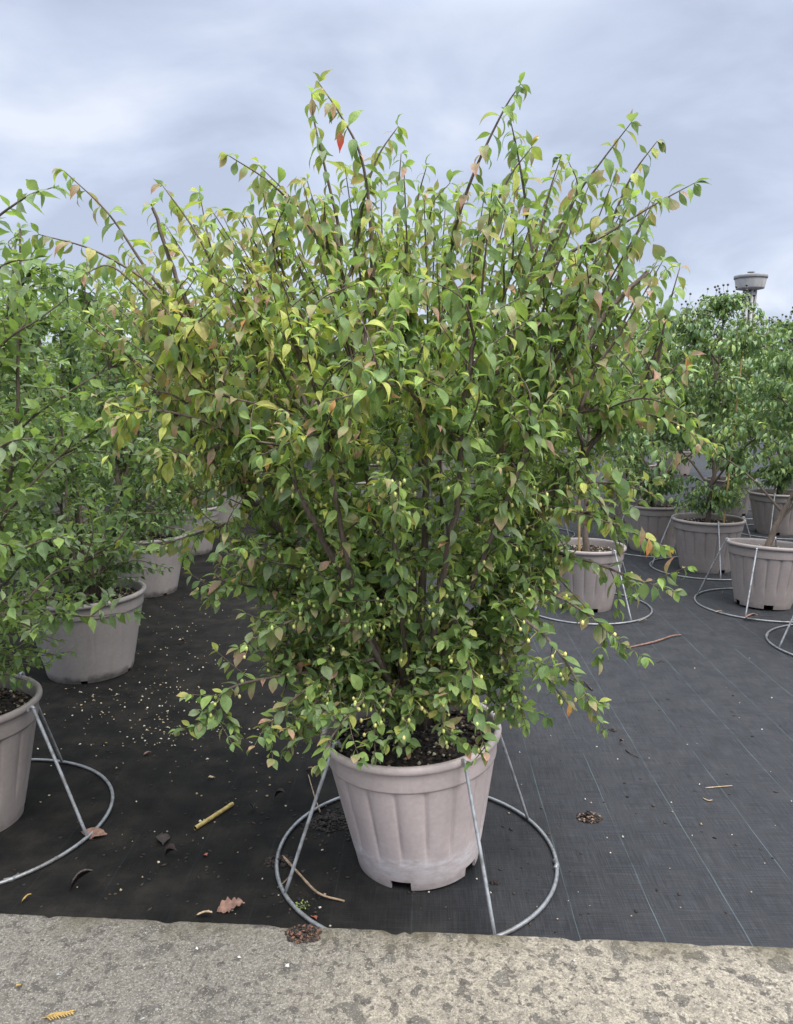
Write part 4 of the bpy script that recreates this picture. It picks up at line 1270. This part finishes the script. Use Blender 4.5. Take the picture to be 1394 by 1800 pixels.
fallen(287, 1478, .085, M_DARKL, .3, 'flat rotten brown leaf below the broken cane', wr=.6, curl=.2)
fallen(298, 1510, .06, M_DARKL, 1.2, 'crumpled black leaf scrap just below the flat rotten leaf', wr=.7, curl=1.4, fold=.8)
fallen(361, 1506, .022, M_RED, .8, 'tiny pinkish red leaf on the dark fabric', wr=.8)
fallen(258, 1328, .035, M_DRY, 1.9, 'small reddish brown leaf among the cream grit', wr=.6)
fallen(372, 1370, .035, M_DRYP, -.8, 'small greenish tan leaf above the broken cane', wr=.4)
fallen(183, 1310, .03, M_SPRIG, 1.4, 'small yellow leaf among the thickest grit', wr=.5)
fallen(320, 1132, .055, M_DRYP, -.9, 'pale orange dry leaf beside the wide weathered pot', wr=.45, curl=1.0, fold=.8)
fallen(165, 1470, .10, M_DRY, 1.4, 'flattened brown leaf under the ring beside the broken cane', wr=.5, curl=.1, fold=.1)
fallen(552, 1617, .032, M_RED, .6, 'small dark red leaf at the kerb inside the main ring', wr=.7)
fallen(1187, 1013, .06, M_DRYP, 1.3, 'pale curled leaf inside the ring of the upright pot', wr=.5, curl=1.2, fold=.7)
fallen(1128, 1094, .06, M_DRYP, 1.6, 'whitish dry leaf lying on the ring of the half-hidden pot', wr=.35)
fallen(1318, 1092, .10, M_DRY, 1.4, 'big brown leaf inside the ring of the leaning pot', wr=.5, curl=.9, fold=.6)
fallen(1262, 1078, .05, M_DRYP, 1.2, 'small tan leaf beside the big one in the leaning pot ring', wr=.4)
fallen(1092, 1308, .035, M_DRY, .4, 'small curled brown leaf beyond the drooping twig tip', wr=.6, curl=1.3, fold=.8)
fallen(45, 1585, .035, M_SPRIG, 2.4, 'orange scrap of dry leaf by the kerb near the ring beside the broken cane', wr=.4, curl=1.0)
fallen(545, 1355, .04, M_DRY, 1.0, 'brown leaf scrap behind the left rod of the main stand', wr=.5)
fallen(490, 1405, .06, M_DARKL, 1.1, 'blackened leaf scrap outside the main ring', wr=.6, curl=1.3, fold=.8)
fallen(445, 1425, .05, M_DARKL, .3, 'small blackened leaf beside the broken cane tip', wr=.5, curl=1.1, fold=.7)

def stick(pts, r0, r1, mat, name, label, cat, k=7, per=5):
    P = catmull(pts, per); n = len(P); mid_ = P[0].copy(); mid_[2] = 0
    V, F, F3 = tube(P - mid_, np.linspace(r0, r1, n) * (1 + rd.normal(0, .06, n)), k)
    o = link(name, mk(name, V, F, F3, mat=mat)); o.location = mid_
    return tag(o, label, cat)
# piece of bamboo cane; a black plug paints the shade inside its open end
A, B = gp(343, 1456, .008), gp(409, 1413, .008)
d_ = unit(B - A); ln = np.linalg.norm(B - A)
q = np.linspace(0, 1, 16); rad = .0078 * (1 + .12 * np.exp(-((q - .55) / .035) ** 2) + .1 * np.exp(-((q - .93) / .03) ** 2))
root = empty('broken_cane', (A[0], A[1], 0)); tag(root, 'short yellow piece of broken bamboo cane lying on the fabric', 'cane')
O_ = np.array([A[0], A[1], 0])
V, F, _ = tube(np.array([A + (B - A) * t_ for t_ in q]) - O_, rad, 10, cap=False)
link('cane', mk('cane', V, F, None, mat=M_CANE2), root)
V, F, F3 = tube(np.array([A + d_ * .05, A + d_ * .0005]) - O_, [.0054, .0060], 10)
link('shade_plug', mk('shade_plug', V, F[:, ::-1], F3, mat=M_TIE_SHADE), root)
stick([gp(1102, 1139, .004), gp(1150, 1128, .010), gp(1180, 1118, .012), gp(1197, 1116, .004)], .006, .004, M_DRY, 'twig', 'brown bent twig lying across the tracer threads', 'twig')
stick([gp(985, 1178, .004), gp(1008, 1198, .016), gp(1025, 1197, .014), gp(1041, 1213, .004)], .005, .005, M_TWIGK, 'twig', 'black crooked twig under the drooping right hand sprays', 'twig')
stick([gp(497, 1505, .004), gp(525, 1535, .022), gp(560, 1570, .016), gp(606, 1584, .004)], .0042, .003, M_TWIGD, 'twig', 'pale curved twig lying inside the main stand ring', 'twig')
stick([gp(515, 1533, .004), gp(500, 1550, .006), gp(488, 1560, .003)], .002, .0015, M_TWIGD, 'twig', 'short thin twig crossing the pale curved one', 'twig')
stick([gp(563, 1428, .004), gp(553, 1400, .02), gp(542, 1362, .004)], .003, .002, M_TWIGD, 'twig', 'thin dry twig behind the left rod of the main stand', 'twig')
stick([gp(1240, 1385, .003), gp(1262, 1383, .004), gp(1287, 1381, .003)], .0022, .0016, M_DRYP, 'straw', 'straight pale straw lying between two tracer threads', 'straw')
stick([gp(1236, 1403, .003), gp(1245, 1407, .004), gp(1252, 1406, .003)], .002, .0015, M_DRYP, 'straw', 'short broken straw beside the straight one', 'straw')
stick([gp(1100, 1318, .003), gp(1110, 1325, .006), gp(1122, 1331, .003)], .0025, .0018, M_TWIGK, 'twig', 'small dark twig near the curled brown leaf', 'twig')
stick([gp(1155, 1165, .004), gp(1161, 1160, .008), gp(1168, 1164, .003)], .003, .002, M_TWIGK, 'twig', 'tiny black twig up beside the brown bent one', 'twig')
def clump(px_, py_, r_, n, label, cols, z=0.0, hgt=.5, size=.0055):
    n = int(n * 2.6)
    c_ = gp(px_, py_, z)
    a_ = rd.uniform(0, 6.283, n); q = np.sqrt(rd.uniform(0, 1, n)) * r_
    P = np.stack([q * np.cos(a_) * 1.3, q * np.sin(a_), rd.uniform(0, 1, n) * hgt * np.maximum(0, r_ - q)], 1)
    o = link('dirt_clump', bits(rd, P, size, .5, cols, long=1.8).mesh('dirt_clump', M_BITS, False)); o.location = c_
    return tag(o, label, 'dirt')
DK = ((.012, .009, .007), (.03, .02, .015), (.06, .04, .03))
clump(1035, 1438, .032, 90, 'brown clump of rotted leaves on a tracer thread', DK + ((.22, .15, .11),), hgt=.8)
clump(533, 1642, .035, 90, 'clump of black soil spilled over the kerb edge', DK + ((.16, .08, .05),), KH, .4, .0048)
clump(580, 1447, .055, 160, 'patch of black rotted leaf litter inside the main ring', DK[:2], hgt=.25)
clump(870, 1552, .010, 14, 'small black crumb by the front rod of the main stand', DK[:2], hgt=.8, size=.004)
clump(490, 1515, .035, 60, 'black soil crumbs heaped on the left of the main ring', DK[:2], hgt=.4)
clump(1078, 1284, .014, 20, 'small dark scrap below the drooping twig tip', DK, hgt=.5, size=.004)
# conifer sprig and crumbs on the kerb
c0 = gp(105, 1786, KH); mb = MB()
for k in range(9):
    f_ = k / 8
    p = np.array([-.028 + .05 * f_, -.006 + .012 * f_, .003])
    for sg in (1, -1):
        q = p + np.array([.016 * (1 - .4 * f_), sg * .011 * (1 - .5 * f_), rd.uniform(0, .003)])
        V, F, F3 = tube([p, (p + q) / 2 + [0, 0, .002], q], [.0016, .0018, .0008], 5); mb.add(V, F, F3)
V, F, F3 = tube([(-.036, -.008, .002), (0, 0, .004), (.03, .008, .002)], .0016, 5); mb.add(V, F, F3)
o = link('conifer_sprig', mb.mesh('conifer_sprig', M_SPRIG)); o.location = c0; tag(o, 'yellowed conifer sprig lying on the concrete kerb', 'sprig')
fallen(35, 1736, .022, M_SPRIG, -.6, 'tiny yellow leaf scrap on the grey end of the kerb', z=KH, wr=.5)
P = np.array([gp(x, y, KH) for x, y in ((505, 1698), (346, 1668), (420, 1685), (1010, 1690))])
for p, lb in zip(P, ('white pebble chip on the kerb below the spilled soil', 'pale chip on the kerb below the lobed brown leaf', 'pale chip on the kerb between soil and leaf', 'pale chip on the sandy half of the kerb')):
    o = link('pebble', bits(rd, [np.zeros(3)], .006, .6, ((.62, .60, .56),)).mesh('pebble', M_BITS, False)); o.location = p; tag(o, lb, 'pebble', 'pebble chips on the kerb')
# little weed growing at the kerb
wd = Plant(91)
wb = gp(532, 1598, 0)
for k in range(7):
    a_ = k * .9
    P = catmull([wb, wb + [.006 * math.cos(a_), .006 * math.sin(a_), .010], wb + [.016 * math.cos(a_), .016 * math.sin(a_), .014]], 4)
    wd.twigs.append((P, np.full(len(P), .0008)))
    wd.leafrow(P, .4, .007, lambda p: .010, lambda p: 'round', lambda p: 'light', lambda p: .0, 2)
wd.build('weed', tuple(wb), 'tiny green weed sprouting from the fabric by the kerb', 'weed', None, M_TWIG, M_TWIG, M_LEAF, 0)

# ------------------------------------------------------------------ the far rows that merge into one mass
rf_ = np.random.default_rng(99)
VV, FF, CC, UU = [], [], [], []; nv = 0
for k in range(9000):
    x = rf_.uniform(-16, 16); y = rf_.uniform(18.5, 22.5)
    top = 2.2 + .22 * math.sin(x * 1.9 + y) + .18 * math.sin(x * 4.3 - y * 2)
    z = top * rf_.uniform(.12, 1) ** .6
    V, F, U = TPL['far_kousa'][rf_.integers(6)]
    a_ = unit([rf_.normal(0, 1), rf_.normal(0, 1), -.8]); n_ = np.array([rf_.normal(0, .4), -.5 + rf_.normal(0, .4), .8]); n_ = unit(n_ - a_ * (n_ @ a_))
    VV.append((V * rf_.uniform(.12, .2)) @ np.stack([np.cross(a_, n_), a_, n_]) + [x, y, z]); FF.append(F + nv); nv += len(V)
    CC.append(leaf_cols(('kdark', 'kmid', 'dark', 'deep')[rf_.integers(4)], U, rf_.uniform(.8, 1.2))); UU.append(np.c_[U, np.zeros(len(U))])
o = link('far_planting', mk('far_planting', np.concatenate(VV), np.concatenate(FF), None, np.concatenate(CC), np.concatenate(UU), True, M_LEAF2))
tag(o, 'far rows of nursery plants merging into one green mass', 'plants', kind='stuff')
